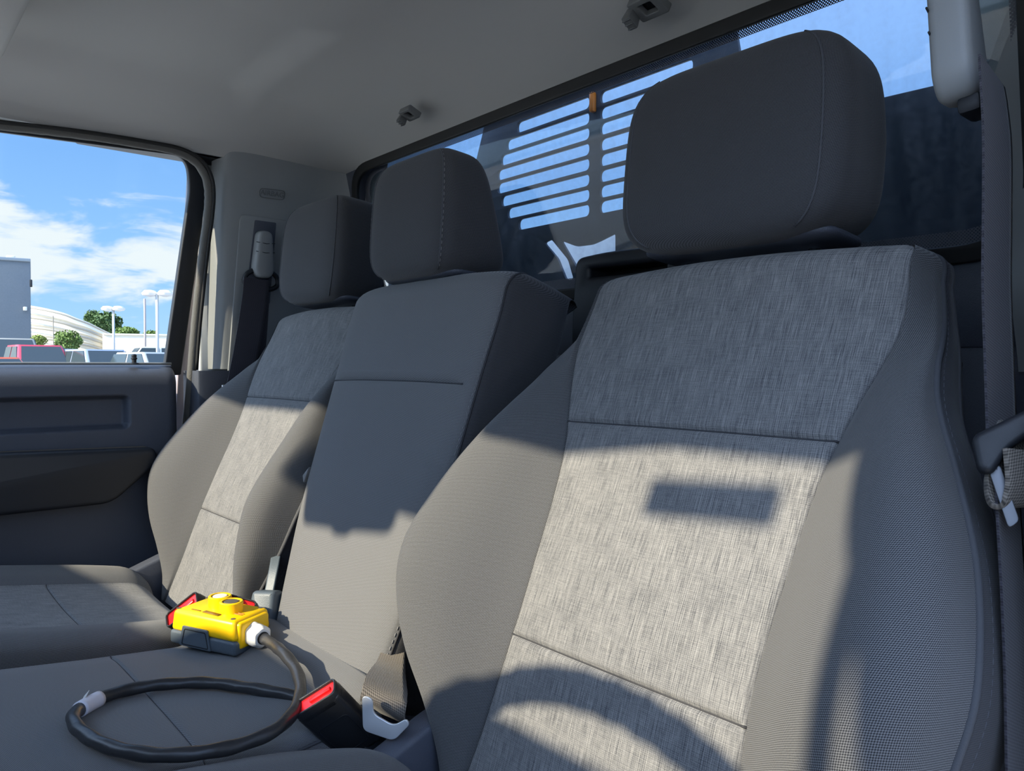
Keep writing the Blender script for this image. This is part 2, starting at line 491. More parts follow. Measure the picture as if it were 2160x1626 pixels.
PT = pillar(-1); PD = pillar(1)


def pillx(z, off=0): return CX - .698 + .045 * max(0, z) / .4 + off


# recessed belt panel, belt slot, AIRBAG badge on the passenger's pillar (plane of the trim's inner face)
PM = frame_mtx((pillx(0), 0, 0), (0, 1, 0), (.045 / .4, 0, 1), (1, 0, -.045 / .4))
PN = Vector((1, 0, -.1875)).normalized(); P0 = Vector((pillx(0), 0, 0))


def pp(px, py, M=PM):
    n = M.to_3x3().col[2]; p = onplane(px, py, M.translation, n); q = M.inverted() @ p
    return (q.x, q.y)


lp = roundpoly([pp(505, 452) + (.012,), pp(640, 470) + (.012,), pp(640, 800) + (.005,), pp(478, 800) + (.005,)], .012)
plate('belt_panel', [lp], .005, PM @ Matrix.Translation((0, 0, .0025)), M_['trimg'], PT, bev=.0015)
lp = roundpoly([pp(535, 464), pp(580, 470), pp(566, 640), pp(514, 640)], .003)
plate('slot_recess', [lp], .002, PM @ Matrix.Translation((0, 0, .0058)), M_['trimd'], PT, bev=.0005)
o1 = roundpoly([pp(546, 396), pp(600, 402), pp(598, 423), pp(545, 416)], .008)
cx_, cy_ = sum(p.x for p in o1) / len(o1), sum(p.y for p in o1) / len(o1)
o2 = [Vector((cx_ + (p.x - cx_) * .95, cy_ + (p.y - cy_) * .86)) for p in o1]
plate('badge_outline', [o1, o2], .0014, PM @ Matrix.Translation((0, 0, .0050)), M_['badge'], PT)
TM = PM @ Matrix.Translation((cx_, cy_, .0052)) @ Matrix.Rotation(math.radians(0), 4, 'Z')
text('badge_lettering', 'AIRBAG', .014, TM, M_['badge'], PT)

# --- body sides, rails, roof, floor, back wall
def sbox(name, x0, x1, y0, y1, z0, z1, m, bev=.004):
    return struct(box(name, ((x0 + x1) / 2, (y0 + y1) / 2, (z0 + z1) / 2), (x1 - x0, y1 - y0, z1 - z0), M_[m], None, bev))


sbox('wall_left', -1.62, -1.568, .53, .90, -.80, .43, 'paint')
sbox('wall_right', -.085, -.03, .47, .90, -.80, .43, 'paint')
sbox('floor', -1.62, -.03, -.85, .98, -.86, -.80, 'carpet')
sbox('trim_3', -1.510, -1.491, -.36, .87, .405, .53, 'paint')      # roof rails
sbox('trim_4', -.159, -.140, -.36, .87, .405, .53, 'paint')
sbox('trim_12', -1.58, -1.491, .315, .87, .405, .53, 'black')  # roof-edge block added to shade the top of the passenger's pillar
sbox('trim_5', -1.50, -.15, -.292, -.248, .410, .53, 'liner', .008)
sbox('trim_6', -1.50, -.15, .80, .865, .435, .53, 'paint')
sbox('trim_7', -1.50, -.15, -.295, .87, .53, .56, 'paint')          # outer roof skin
sbox('trim_8', -1.62, -.03, -.90, -.85, -.86, -.02, 'trimd')       # bulkhead

# rear window on a plane leaning forward at the top
RT = math.atan2(.06, .30)
RM = frame_mtx((CX, .88, 0), (1, 0, 0), (0, -math.sin(RT), math.cos(RT)), (0, -math.cos(RT), -math.sin(RT)))


def rw(px, py): return pp(px, py, RM)


WIN = roundpoly([(-.602, .118), (.602, .118), (.602, .412), (-.602, .412)], .07, 10)
OUTR = roundpoly([(-.78, .02), (.78, .02), (.78, .46), (-.78, .46)], .01, 10)
INR = roundpoly([(-.594, .126), (.594, .126), (.594, .404), (-.594, .404)], .064, 10)
rwf = struct(plate('wall_back', [OUTR, WIN], .03, RM @ Matrix.Translation((0, 0, -.012)), M_['trimd'], None, .002))
win = struct(plate('window_1', [WIN], .004, RM @ Matrix.Translation((0, 0, -.02)), M_['glassr']))
plate('window_gasket', [roundpoly([(-.612, .108), (.612, .108), (.612, .422), (-.612, .422)], .078, 10), INR], .008, RM @ Matrix.Translation((0, 0, .006)), M_['rubberk'], win, .002)


def frit_mat():
    m, N, L, b = newmat('dotted_frit'); N.remove(b); out = N['Material Output']
    tc = N.new('ShaderNodeTexCoord'); sp = N.new('ShaderNodeSeparateXYZ'); L.new(tc.outputs['Object'], sp.inputs[0])
    k = 2 * PI / .0034
    f = math_n(N, L, 'MULTIPLY', math_n(N, L, 'SINE', math_n(N, L, 'MULTIPLY', sp.outputs[0], k)), math_n(N, L, 'SINE', math_n(N, L, 'MULTIPLY', sp.outputs[2], k)))
    g = math_n(N, L, 'GREATER_THAN', f, -.12)
    tr = N.new('ShaderNodeBsdfTransparent'); df = N.new('ShaderNodeBsdfDiffuse'); df.inputs[0].default_value = (.16, .165, .19, 1)
    mx = N.new('ShaderNodeMixShader'); L.new(g, mx.inputs[0]); L.new(tr.outputs[0], mx.inputs[1]); L.new(df.outputs[0], mx.inputs[2]); L.new(mx.outputs[0], out.inputs[0])
    return m


FIN = roundpoly([(-.582, .140), (.582, .140), (.582, .400), (-.582, .400)], .055, 10)
plate('frit_band', [roundpoly([(-.60, .12), (.60, .12), (.60, .41), (-.60, .41)], .068, 10), FIN], .0006, RM @ Matrix.Translation((0, 0, -.0165)), frit_mat(), win)
sbox('wall_back_panel', -1.60, -.05, .875, .93, -.80, .10, 'trimd').name = 'wall_rear'

# --- passenger door
DX = Vector((-.06, 1, 0)).normalized(); DY = Vector((.055 / .4, 0, 1)); DN = DX.cross(DY).normalized(); DM = frame_mtx((-1.560, 0, 0), DX, DN.cross(DX), DN)


def dd(px, py, r=None):
    q = pp(px, py, DM); return q + ((r,) if r is not None else ())


def door():
    # lower trim panel: grid over y, z with pocket pressed in
    yb = at(378, 800, 'x', -1.52).y
    zs = np.unique(np.concatenate([np.linspace(-.62, -.13, 40), np.linspace(-.13, -.035, 50), np.linspace(-.035, 0.0, 16)]))
    ys = np.unique(np.concatenate([np.linspace(-.80, .30, 60), np.linspace(.30, yb, 70)]))
    G = []; U = []
    p_r = at(300, 858, 'x', -1.52)
    for z in zs:
        row = []; ur = []
        for y in ys:
            dip = -.030 * max(0, (.20 - y)) ** 1.2          # sill drops towards the front
            x = -1.520
            # top edge rolls outwards
            if z > -.035:
                t = (z + .035) / .035; x -= .045 * (1 - math.sqrt(max(0, 1 - t * t)))
            if z < -.3: x += .0
            # rounded rear edge
            e = (yb - y) / .02
            if e < 1: x -= .02 * (1 - math.sqrt(max(0, 1 - (1 - e) ** 2)))
            # pocket
            cz = -.083 + dip; hz = .032; cy_e = p_r.y - .02
            dz = abs(z - cz) - hz; dy = y - cy_e
            sd_ = max(dz, dy) if not (dz > -.012 and dy > -.012) else math.hypot(dz + .012, dy + .012) - .012
            t = max(0, min(1, (-sd_) / .010)); x -= .022 * (t * t * (3 - 2 * t))
            row.append((x, y, z + dip)); ur.append((y, z))
        G.append(row); U.append(ur)
    root = grid('door_1', G, M_['trimd'], None, U); struct(root)
    # ledge on top, running back to the glass
    G = []
    for y in ys[::4]:
        dip = -.030 * max(0, (.20 - y)) ** 1.2
        G.append([(-1.562, y, dip - .0005), (-1.568, y, dip + .002), (-1.585, y, dip + .004), (-1.600, y, dip + .003), (-1.604, y, dip - .03)])
    grid('window_ledge', G, M_['trimd'], root)
    # door core behind the trim
    box('door_core', (-1.60, (yb - .82) / 2, -.36), (.06, yb + .80, .66), M_['paint'], root, .01)
    # armrest
    AM = frame_mtx((-1.475, 0, 0), (0, 1, 0), (0, 0, 1), (1, 0, 0))
    A = [pp(0, 957, AM), pp(328, 944, AM) + (.012,), pp(337, 975, AM) + (.014,), pp(238, 1062, AM) + (.02,), pp(0, 1089, AM)]
    d0 = Vector(A[1][:2]) - Vector(A[0]); d1 = Vector(A[4]) - Vector(A[3][:2])
    L0 = Vector(A[0]) - d0 * 1.6; L1 = Vector(A[4]) + d1 * 2.2
    lp = roundpoly([(L0.x, L0.y, .01), A[1], A[2], A[3], (L1.x, L1.y, .01)], .01, 6)
    arm = plate('armrest', [lp], .055, AM @ Matrix.Translation((0, 0, -.0265)), M_['black'], root, .008)
    # lower map-pocket skin edge
    # window frame
    tl = Vector(dd(0, 276)); tr = Vector(dd(330, 318)); tdir = (tr - tl).normalized()
    a0 = tl - tdir * ((tl.x + .30) / tdir.x)
    inner = roundpoly([(a0.x, a0.y, .05), dd(392, 331, .045), dd(398, 400, .02), dd(345, 770, .004), dd(200, 771, .03), (-.70, -.045, .01)], .02, 8)
    ou = [(a0.x - .03, a0.y + .040, .06), dd(420, 300, .05), dd(434, 404, .03), dd(380, 790, .004), dd(200, 800, .03), (-.76, -.07, .01)]
    outer = roundpoly(ou, .02, 8)
    plate('window_frame', [outer, inner], .014, DM @ Matrix.Translation((0, 0, .000)), M_['black'], root, .003)
    gin = roundpoly([(a0.x - .01, a0.y + .008, .05), dd(398, 326, .045), dd(406, 402, .02), dd(352, 776, .004), dd(200, 780, .03), (-.72, -.055, .01)], .02, 8)
    plate('window_pane', [gin], .004, DM @ Matrix.Translation((0, 0, -.012)), M_['glassw'], root)
    # bright inner lip along the glass bottom
    P = catmull([Vector((-1.571, y, .0045 - .030 * max(0, .20 - y) ** 1.2)) for y in np.linspace(-.5, dd(352, 771)[0], 12)], 4)
    tube('sill_strip', [p + Vector((.02 * (.45 - p.y) + .008, 0, .001)) for p in P], .0025, M_['trimg'], root, 8)
    # lock knob
    k = at(283, 772, 'x', -1.55); k.z = .005
    lathe('lock_knob', [(.0085, 0), (.0085, .0015), (.004, .003), (.0042, .008), (.0055, .0095), (.0055, .0115), (.0042, .0125), (.0048, .0145), (.0045, .017), (.002, .0188)],
          Matrix.Translation(k), M_['black'], root, 20)
    # painted jamb strip showing behind the frame
    J = roundpoly([dd(408, 318), dd(446, 318), dd(398, 1000), dd(370, 1000)], .004)
    plate('door_jamb', [J], .012, DM @ Matrix.Translation((0, 0, -.022)), M_['mauve'], root, .002)
    return root


DOOR = door()

# door seal running round the opening
sp_ = [(-160, 250), (-60, 257), (0, 264), (100, 275), (200, 288), (300, 304), (370, 318), (412, 340), (434, 372), (441, 410), (438, 460), (430, 520), (421, 600), (411, 700), (403, 800), (393, 900), (380, 1000), (372, 1080)]
path = catmull([onplane(x, y, (-1.545, 0, 0), (1, 0, -.14)) for x, y in sp_], 6)
sl = tube('trim_9', path, .0085, M_['rubber'], None, 12, lumps=lambda s, a: .05 * math.sin(s * 1400)); struct(sl)
path2 = [p + Vector((.009, .006, .0035)) for p in path if p.z > -.02]
s2 = tube('seal_lip', path2, .0035, M_['rubberk'], sl, 8)

def open_door():
    """driver's door swung out on its front hinges"""
    h = Vector((-.085, -.60, 0)); a = math.radians(62); ex = Vector((math.sin(a), math.cos(a), 0)); M = frame_mtx(h, ex, (0, 0, 1), ex.cross(Vector((0, 0, 1))))
    o = struct(plate('door_2', [roundpoly([(.0, -.62), (1.02, -.62), (1.06, -.01), (.0, -.01)], .06, 6)], .07, M @ Matrix.Translation((0, 0, -.0)), M_['trimd'], None, .012))
    F = [(-.0, -.03), (1.06, -.03), (1.02, .40), (.42, .43)]; I = [(.12, .0), (1.0, .0), (.965, .36), (.46, .38)]
    plate('window_frame', [roundpoly(F, .05, 6), roundpoly(I, .04, 6)], .03, M, M_['black'], o, .004)
    plate('window_pane', [roundpoly([(.11, -.01), (1.01, -.01), (.975, .37), (.455, .39)], .04, 6)], .004, M, M_['glassw'], o)
    return o


open_door()

# --- windscreen, A pillars with grab handles, dash (behind the eye, they shape the sunlight)
WM = frame_mtx((CX, -.24, .415), (1, 0, 0), (0, .55, .40), (0, -.40, .55))
ws = struct(plate('window_2', [roundpoly([(-.62, 0), (.62, 0), (.74, -.68), (-.74, -.68)], .06, 6)], .005, WM, M_['glassf']))
for s in (-1, 1):
    hw = [.598, .613, .645, .70] if s > 0 else [.650, .660, .668, .70]

    def apt(t, d=0.0):
        return Vector((CX + s * (float(np.interp(t, [0, .15, .25, 1], hw)) - d), -.26 - .56 * t, .43 - .43 * t))
    ap = struct(tube('trim_10' if s < 0 else 'trim_11', catmull([apt(0) + Vector((0, .06, .03))] + [apt(t) for t in (0, .12, .25, .5, .75, 1)], 5), .030 if s > 0 else .017, M_['trimg'], None, 14))
    if s > 0:
        tube('added_shade_pillar', [apt(t, -.085) for t in (0, .12, .25, .5, .75, 1)], .060, M_['paint'], ap, 16)  # thick unseen post added outboard to keep sun off the driver's outer bolster
        hp = [apt(.13, .007), apt(.17, .016), apt(.22, .032), apt(.32, .046), apt(.42, .054), apt(.54, .064), apt(.62, .06), apt(.68, .01)]
        tube('grab_handle', catmull(hp, 6), .0105, M_['trimg'], ap, 12)


def dash():
    xs = np.linspace(-1.56, -.09, 90); G = []
    for x in xs:
        zt = .045
        zt += .075 * math.exp(-((x - CX) / .14) ** 6) + .115 * math.exp(-((x + .43) / .23) ** 6)
        ye = -.36 - .03 * math.exp(-((x - CX) / .14) ** 6)
        sec = [(-.84, -.02), (-.70, .015), (-.50, zt - .01), (ye - .03, zt), (ye, zt - .012), (ye + .01, zt - .05), (ye - .02, -.12), (ye + .04, -.25), (ye + .02, -.42), (-.50, -.55)]
        P = catmull([Vector((0, a, b)) for a, b in sec], 4); G.append([(x, p.y, p.z) for p in P])
    o = grid('dashboard', G, M_['trimd'])
    tag(o, 'dark moulded dashboard under the windscreen with raised centre screen', 'dashboard')
    w = empty('steering_wheel', (-.41, -.10, -.10), 'black round steering wheel ahead of the driver seat', 'steering wheel')
    t = math.radians(22); ex = Vector((1, 0, 0)); ey = Vector((0, -math.sin(t), math.cos(t))); c = Vector((-.41, -.06, -.095))
    R = .182
    rim = [c + ex * R * math.cos(a) + ey * R * math.sin(a) for a in np.linspace(0, 2 * PI, 72, endpoint=False)]
    tube('rim', rim, .0165, M_['blacks'], w, 14, closed=True, lumps=lambda s, a: .07 * math.sin(s * 180))
    HM = frame_mtx(c + Vector((0, -.02, -.01)), ex, ey, ex.cross(ey))
    plate('hub', [roundpoly([(-.075, .035), (.075, .035), (.055, -.06), (-.055, -.06)], .03, 8)], .035, HM, M_['black'], w, .01)
    for sgn in (-1, 1):
        plate('spoke', [roundpoly([(sgn * .06, .03), (sgn * .178, .022), (sgn * .178, -.012), (sgn * .06, -.03)], .008)], .016, HM @ Matrix.Translation((0, 0, .004)), M_['black'], w, .004)
    plate('spoke', [roundpoly([(-.02, -.05), (.02, -.05), (.016, -.178), (-.016, -.178)], .008)], .016, HM, M_['black'], w, .004)
    tube('column', [c + Vector((0, -.03, -.01)), c + Vector((0, -.22, -.09)), c + Vector((0, -.30, -.13))], .035, M_['black'], w, 14)


dash()


def mirror():
    c = Vector((CX - .03, -.33, .298))
    w = empty('rear_view_mirror', (CX, -.36, .38), 'rear view mirror hanging from the windscreen on the centre line', 'mirror')
    M = frame_mtx(c, (1, -.1, .16), (-.16, 0, 1), (0, 1, .1))
    plate('mirror_shell', [roundpoly([(-.122, .034), (.122, .036), (.112, -.034), (.03, -.038), (.02, -.046), (-.01, -.046), (-.02, -.038), (-.105, -.036)], .018, 6)], .03, M, M_['black'], w, .008)
    plate('mirror_glass', [roundpoly([(-.112, .026), (.112, .028), (.103, -.026), (-.097, -.028)], .016, 6)], .002, M @ Matrix.Translation((0, 0, .016)), M_['chrome'], w)
    tube('mount', [c + Vector((0, 0, .02)), c + Vector((0, -.03, .06)), Vector((CX, -.38, .36))], .012, M_['black'], w, 10)
    box('camera_pod', (CX, -.37, .345), (.14, .09, .06), M_['black'], w, .012)
    box('pod_shroud', (CX - .01, -.312, .370), (.36, .095, .125), M_['black'], w, .015)


mirror()
tg = box('toll_tag', (0, 0, 0), (.122, .014, .062), M_['white'], None, .004, frame_mtx((-.378, -.342, .397), (1, 0, .09), (0, -.40, .55), (0, -.55, -.40)) @ Matrix.Rotation(math.radians(90), 4, 'X'))
tag(tg, 'small flat white tag stuck high on the windscreen glass', 'tag')


def visor(x, y, label):
    o = empty('sun_visor', (x, y, .44), label, 'sun visor')
    M = frame_mtx((x, y, .448), (1, 0, 0), (0, 1, .04), (0, -.04, 1))
    plate('visor_panel', [roundpoly([(-.205, -.085), (.205, -.085), (.205, .085), (-.205, .085)], .03, 6)], .022, M, M_['liner'], o, .009)
    tube('visor_rod', [Vector((x - .20, y - .095, .452)), Vector((x + .22, y - .095, .452))], .006, M_['trimg'], o, 10)
    return o


visor(-1.135, .088, 'pale fabric sun visor cut off by the upper left corner of the photo')
vz = empty('sun_visor', (-.50, -.20, .41), 'fabric sun visor folded up above the steering wheel', 'sun visor')
plate('visor_panel', [roundpoly([(-.145, -.075), (.145, -.075), (.145, .075), (-.145, .075)], .03, 6)], .020, frame_mtx((-.50, -.178, .402), (1, 0, .15), (0, 1, .25), (-.15, -.25, 1)), M_['liner'], vz, .008)

# ================================================================== seats
REC = math.atan(.42)


def interp(tab, w):
    a = np.array(tab, float); return [float(np.interp(w, a[:, 0], a[:, k])) for k in range(1, a.shape[1])]


def smooth_tab(tab, n=12):
    P = catmull([Vector((r[0], r[1], r[2])) for r in tab], n); Q = catmull([Vector((r[0], r[3], r[4])) for r in tab], n)
    return [(p.x, p.y, p.z, q.y, q.z) for p, q in zip(P, Q)]


def superbox(name, c, a, b, cz, mat_, parent, tilt=0.0, n1=5.2, n2=5.0, bfun=None, nv=40, nu=96, lean=0.0, xfun=None):
    """rounded cushion block; returns object and a function giving surface points"""
    ct, st = math.cos(tilt), math.sin(tilt)

    def S(th, s):
        k = (max(0, 1 - abs(s) ** n2)) ** (1 / n2)
        aa = a * (xfun(s) if xfun else 1); bb = b * (bfun(s) if bfun else 1)
        cx = math.copysign(abs(math.cos(th)) ** (2 / n1), math.cos(th)); sy = math.copysign(abs(math.sin(th)) ** (2 / n1), math.sin(th))
        x = aa * k * cx; y = -b + bb * (1 + k * sy) + (0 if not bfun else 0); z = cz * s
        y += lean * s
        return Vector((c[0] + x, c[1] + y * ct + z * st, c[2] + z * ct - y * st))
    G = []; U = []
    svals = [math.sin(PI / 2 * (-1 + 2 * i / nv)) for i in range(nv + 1)]
    ths = [2 * PI * j / nu for j in range(nu + 1)]
    prev = None
    for s in svals:
        row = [S(t, s) for t in ths]; G.append([tuple(p) for p in row])
        ul = 0; ur = [(0, s * cz)]
        for k in range(1, len(row)): ul += (S(ths[k], 0) - S(ths[k - 1], 0)).length; ur.append((ul, s * cz))
        U.append(ur)
    return grid(name, G, mat_, parent, U), S


def head_restraint(parent, c, a, b, cz, tilt, bfun=None, xfun=None, stitched=False, lean=0.0, m='fabh', a1=1.96 * PI):
    hr, S = superbox('head_restraint', c, a, b, cz, M_[m], parent, tilt, bfun=bfun, xfun=xfun, lean=lean)
    for sgn, th in ((1, -.275 * PI), (-1, -.725 * PI)):
        P = [S(th, s) + Vector((0, -.0002, 0)) for s in np.linspace(-.93, .93, 40)]
        tube('seam', P, .0011, M_['piping'], hr, 6)
        if stitched:
            P2 = [S(th + sgn * .035, s) + Vector((sgn * .0004, -.0004, 0)) for s in np.linspace(-.90, .93, 40)]
            dashes('stitching', P2, M_['thread'], hr, .0045, .0028, .0006)
    # plastic under-cap
    cap, _ = superbox('under_cap', Vector(c) + Vector((0, .004, -cz * .93)), a * .84, b * .80, .0085, M_['trimd'], hr, tilt, n1=5, n2=3, nv=12)
    for s in (-.55, .55):
        tube('post', [Vector(c) + Vector((s * a, .012, -cz * .9)), Vector(c) + Vector((s * a, -.010, -cz - .075))], .0055, M_['chrome'], hr, 12)
    return hr, S


def bucket_seat(cx, label, hoff=-.005):
    O = Vector((cx, .575, 0)); B = Vector((0, math.sin(REC), math.cos(REC))); Nn = Vector((0, -math.cos(REC), math.sin(REC)))
    root = empty('bucket_seat', (cx, .30, -.80), label, 'seat')
    X = Vector((1, 0, 0))
    #        w     hi    ho    bp    th
    tab = [(-.44, .140, .150, .004, .11), (-.40, .136, .172, .012, .11), (-.36, .130, .196, .030, .11), (-.32, .126, .226, .050, .11), (-.28, .123, .248, .064, .11),
           (-.24, .122, .259, .073, .11), (-.20, .124, .261, .071, .11), (-.14, .128, .250, .058, .105), (-.085, .135, .230, .042, .10),
           (-.03, .150, .206, .018, .095), (0, .159, .198, .006, .095), (.03, .166, .192, -.008, .09), (.06, .166, .184, -.018, .085), (.092, .163, .176, -.024, .085)]
    st = smooth_tab([(w, a, b, c, d) for w, a, b, c, d in tab], 8)
    seams = (-.060, -.273)
    rows = [(w, hi, ho, bp, th, 0.0, 1.0) for w, hi, ho, bp, th in st]
    for sw in seams:
        for d in (-.004, -.0015, 0, .0015, .004):
            v = interp(st, sw + d); rows.append((sw + d, *v, 0.0, 1.0))
    rows.sort(key=lambda r: r[0])
    wt, hi, ho, bp, th = rows[-1][:5]
    R = .032
    for k in range(1, 13):
        f = PI / 2 * k / 12 * 1.12
        rows.append((wt + R * math.sin(min(f, PI / 2)), hi, ho, bp * math.cos(min(f, PI / 2)), th, R * 1.4 * (1 - math.cos(f)), 1 - .16 * (1 - math.cos(f)) ** 1.3))
    G = []; U = []; n1 = 5; n2 = 5

    def section(r):
        w, hi, ho, bp, th, back, sc = r
        g = sum(math.exp(-((w - s) / .0022) ** 2) for s in seams) * .0035
        hi, ho = hi * sc, ho * sc; d = ho - hi; t2 = max(.03, th - back)
        # gentle lumbar shape
        base = .010 * math.exp(-((w + .26) / .12) ** 2) - back
        A = [(0, .003 - g), (.3 * hi, .003 - g), (.6 * hi, .002 - g), (.93 * hi, .001 - g), (hi - .002, -.001), (hi, -.0035)]
        q = min(1, max(0, .5 - bp / .03)); k = [a_ * (1 - q) + b_ * q for a_, b_ in ((.18, .10), (.72, .38), (1.0, .70), (.82, .90), (.34, 1.05))]
        Bp = [(hi, -.0035), (hi + .002, -.001), (hi + .14 * d, k[0] * bp + .002), (hi + .42 * d, k[1] * bp + .001), (hi + .70 * d, k[2] * bp), (hi + .91 * d, k[3] * bp - .001), (ho - .001, k[4] * bp - .009)]
        Cc = [(ho - .001, k[4] * bp - .009), (ho + .003, -.30 * t2 - max(0, -bp) * .5), (ho - .003, -.72 * t2), (ho - .022, -t2), (ho * .55, -t2 - .006), (0, -t2 - .008)]
        cw = max(0, min(1, (w + .05) / .13)); cw = .012 * cw * cw * (3 - 2 * cw)
        f = lambda L, n: catmull([Vector((u, v + base - cw * (u / .17) ** 2, 0)) for u, v in L], n)
        a = f(A, n1); b = f(Bp, n2); c = f(Cc, n2)
        return a[:-1] + b[:-1] + c, len(a) - 1, len(a) - 1 + len(b) - 1
    for r in rows:
        H, i1, i2 = section(r); w = r[0]
        right = [O + X * p.x + B * w + Nn * p.y for p in H]
        left = [O - X * p.x + B * w + Nn * p.y for p in H]
        row = left[::-1][:-1] + right
        G.append([tuple(p) for p in row])
        ul = [0]
        for k in range(1, len(H)): ul.append(ul[-1] + (H[k] - H[k - 1]).length)
        U.append([(-u, w - r[5]) for u in ul[::-1]][:-1] + [(u, w - r[5]) for u in ul])
    G = np.array(G); U = np.array(U); m = len(H); c0 = m - 1; K = G.shape[1]
    ws = [r[0] for r in rows]; k1 = min(range(len(ws)), key=lambda i: abs(ws[i] - seams[0])); k2 = min(range(len(ws)), key=lambda i: abs(ws[i] - seams[1]))

    def piece(nm, r0, r1, c_0, c_1, mt, par):
        return grid(nm, G[r0:r1 + 1, c_0:c_1 + 1], M_[mt], par, U[r0:r1 + 1, c_0:c_1 + 1])
    last = len(rows) - 1
    back = piece('backrest', 0, last, 0, c0 - i2, 'fabd', root)      # side and back cover, left half
    me2 = piece('backrest', 0, last, c0 + i2, K - 1, 'fabd', root)
    # join halves of the shell into one part
    bm = bmesh.new(); bm.from_mesh(back.data); bm.from_mesh(me2.data)
    bmesh.ops.remove_doubles(bm, verts=bm.verts, dist=1e-5)
    bm.to_mesh(back.data); bm.free(); bpy.data.objects.remove(me2)
    back['label'] = 'dark side and rear cover'
    piece('side_bolster', 0, last, c0 - i2, c0 - i1, 'fab', root)
    piece('side_bolster', 0, last, c0 + i1, c0 + i2, 'fab', root)
    for nm, a, b in (('upper_insert', k1, last), ('middle_insert', k2, k1), ('lower_insert', 0, k2)):
        piece(nm, a, b, c0 - i1, c0 + i1, 'ins', root)
    # top closing panel
    topF = G[last]; cap = []
    nb = K
    cap = [topF, topF * 0 + 0]
    front = topF[c0 - i2:c0 + i2 + 1]; q = []
    for k in range(len(front)):
        p = Vector(front[k]); u = p.x - cx; e = O + X * (u * .96) + B * (ws[last] - .02) - Nn * (th + .004); q.append([tuple(p.lerp(e, t) + B * .006 * math.sin(PI * t)) for t in (0, .15, .4, .7, 1)])
    q = np.array(q).transpose(1, 0, 2)
    grid('top_cover', q, M_['fabd'], root, np.array([[(p[0], p[1]) for p in r] for r in q]))
    # seams and piping
    for sgn in (-1, 1):
        P = [Vector(G[i][c0 + sgn * i2]) + Nn * .0005 for i in range(0, len(rows))]
        tube('piping', P, .0028, M_['piping'], root, 8)
        P = [Vector(G[i][c0 + sgn * (i2 + 2)]) for i in range(0, len(rows) - 8)]
        dashes('stitching', P, M_['threads'], root, .004, .002, .0004)
        P = [Vector(G[i][c0 + sgn * (i2 + 7)]) for i in range(0, len(rows) - 4)]
        tube('side_seam', P, .0018, M_['piping'], root, 6)
        P = [Vector(G[i][c0 + sgn * i1]) - Nn * .0010 for i in range(0, len(rows))]
        tube('seam', P, .0012, M_['threadd'], root, 6)
    for kk in (k1, k2):
        P = [Vector(G[kk][j]) - Nn * .0002 for j in range(c0 - i1, c0 + i1 + 1)]
        tube('seam', P, .0011, M_['threadd'], root, 6)
    # hard back shell and recliner cover
    box('back_shell', (0, 0, 0), (.36, .012, .44), M_['black'], root, .005, frame_mtx(O + B * (-.17) - Nn * (th + .016), X, Nn, B))
    for sgn in (-1, 1):
        Q = frame_mtx(O + X * sgn * .19 + B * (-.43) - Nn * .02, Vector((0, 1, 0)), Vector((0, 0, 1)), X)
        plate('recliner_cover', [roundpoly([(-.17, -.05), (-.15, .02), (.00, .075), (.06, .06), (.08, -.05)], .02, 5)], .03, Q, M_['trimd'], root, .006)
    # head restraint with guide plate
    hc = Vector((cx + hoff, .657, .2000))
    hr, S = head_restraint(root, hc, .122, .054, .0915, math.radians(6), bfun=lambda s: 1.0 - .12 * max(0, s), xfun=lambda s: 1.0 - .05 * max(0, s) ** 1.5 - .04 * max(0, -s) ** 3)
    gp = O + B * (wt + R + .001) - Nn * .052
    box('guide_plate', (0, 0, 0), (.125, .022, .006), M_['chrome'], hr, .002, frame_mtx(gp, X, Nn, B))
    # seat cushion
    cushion(root, cx, .245, .128, 'ins', cx, y0=.39)
    return root


def zc(y, dz=0.0, mid=False):
    if mid: return float(np.interp(y, [-.2, 0, .1, .2, .30, .335, .365, .39, .43], [-.305, -.315, -.325, -.337, -.347, -.343, -.334, -.327, -.326]))
    return -.354 + .16 * (.30 - y) + dz


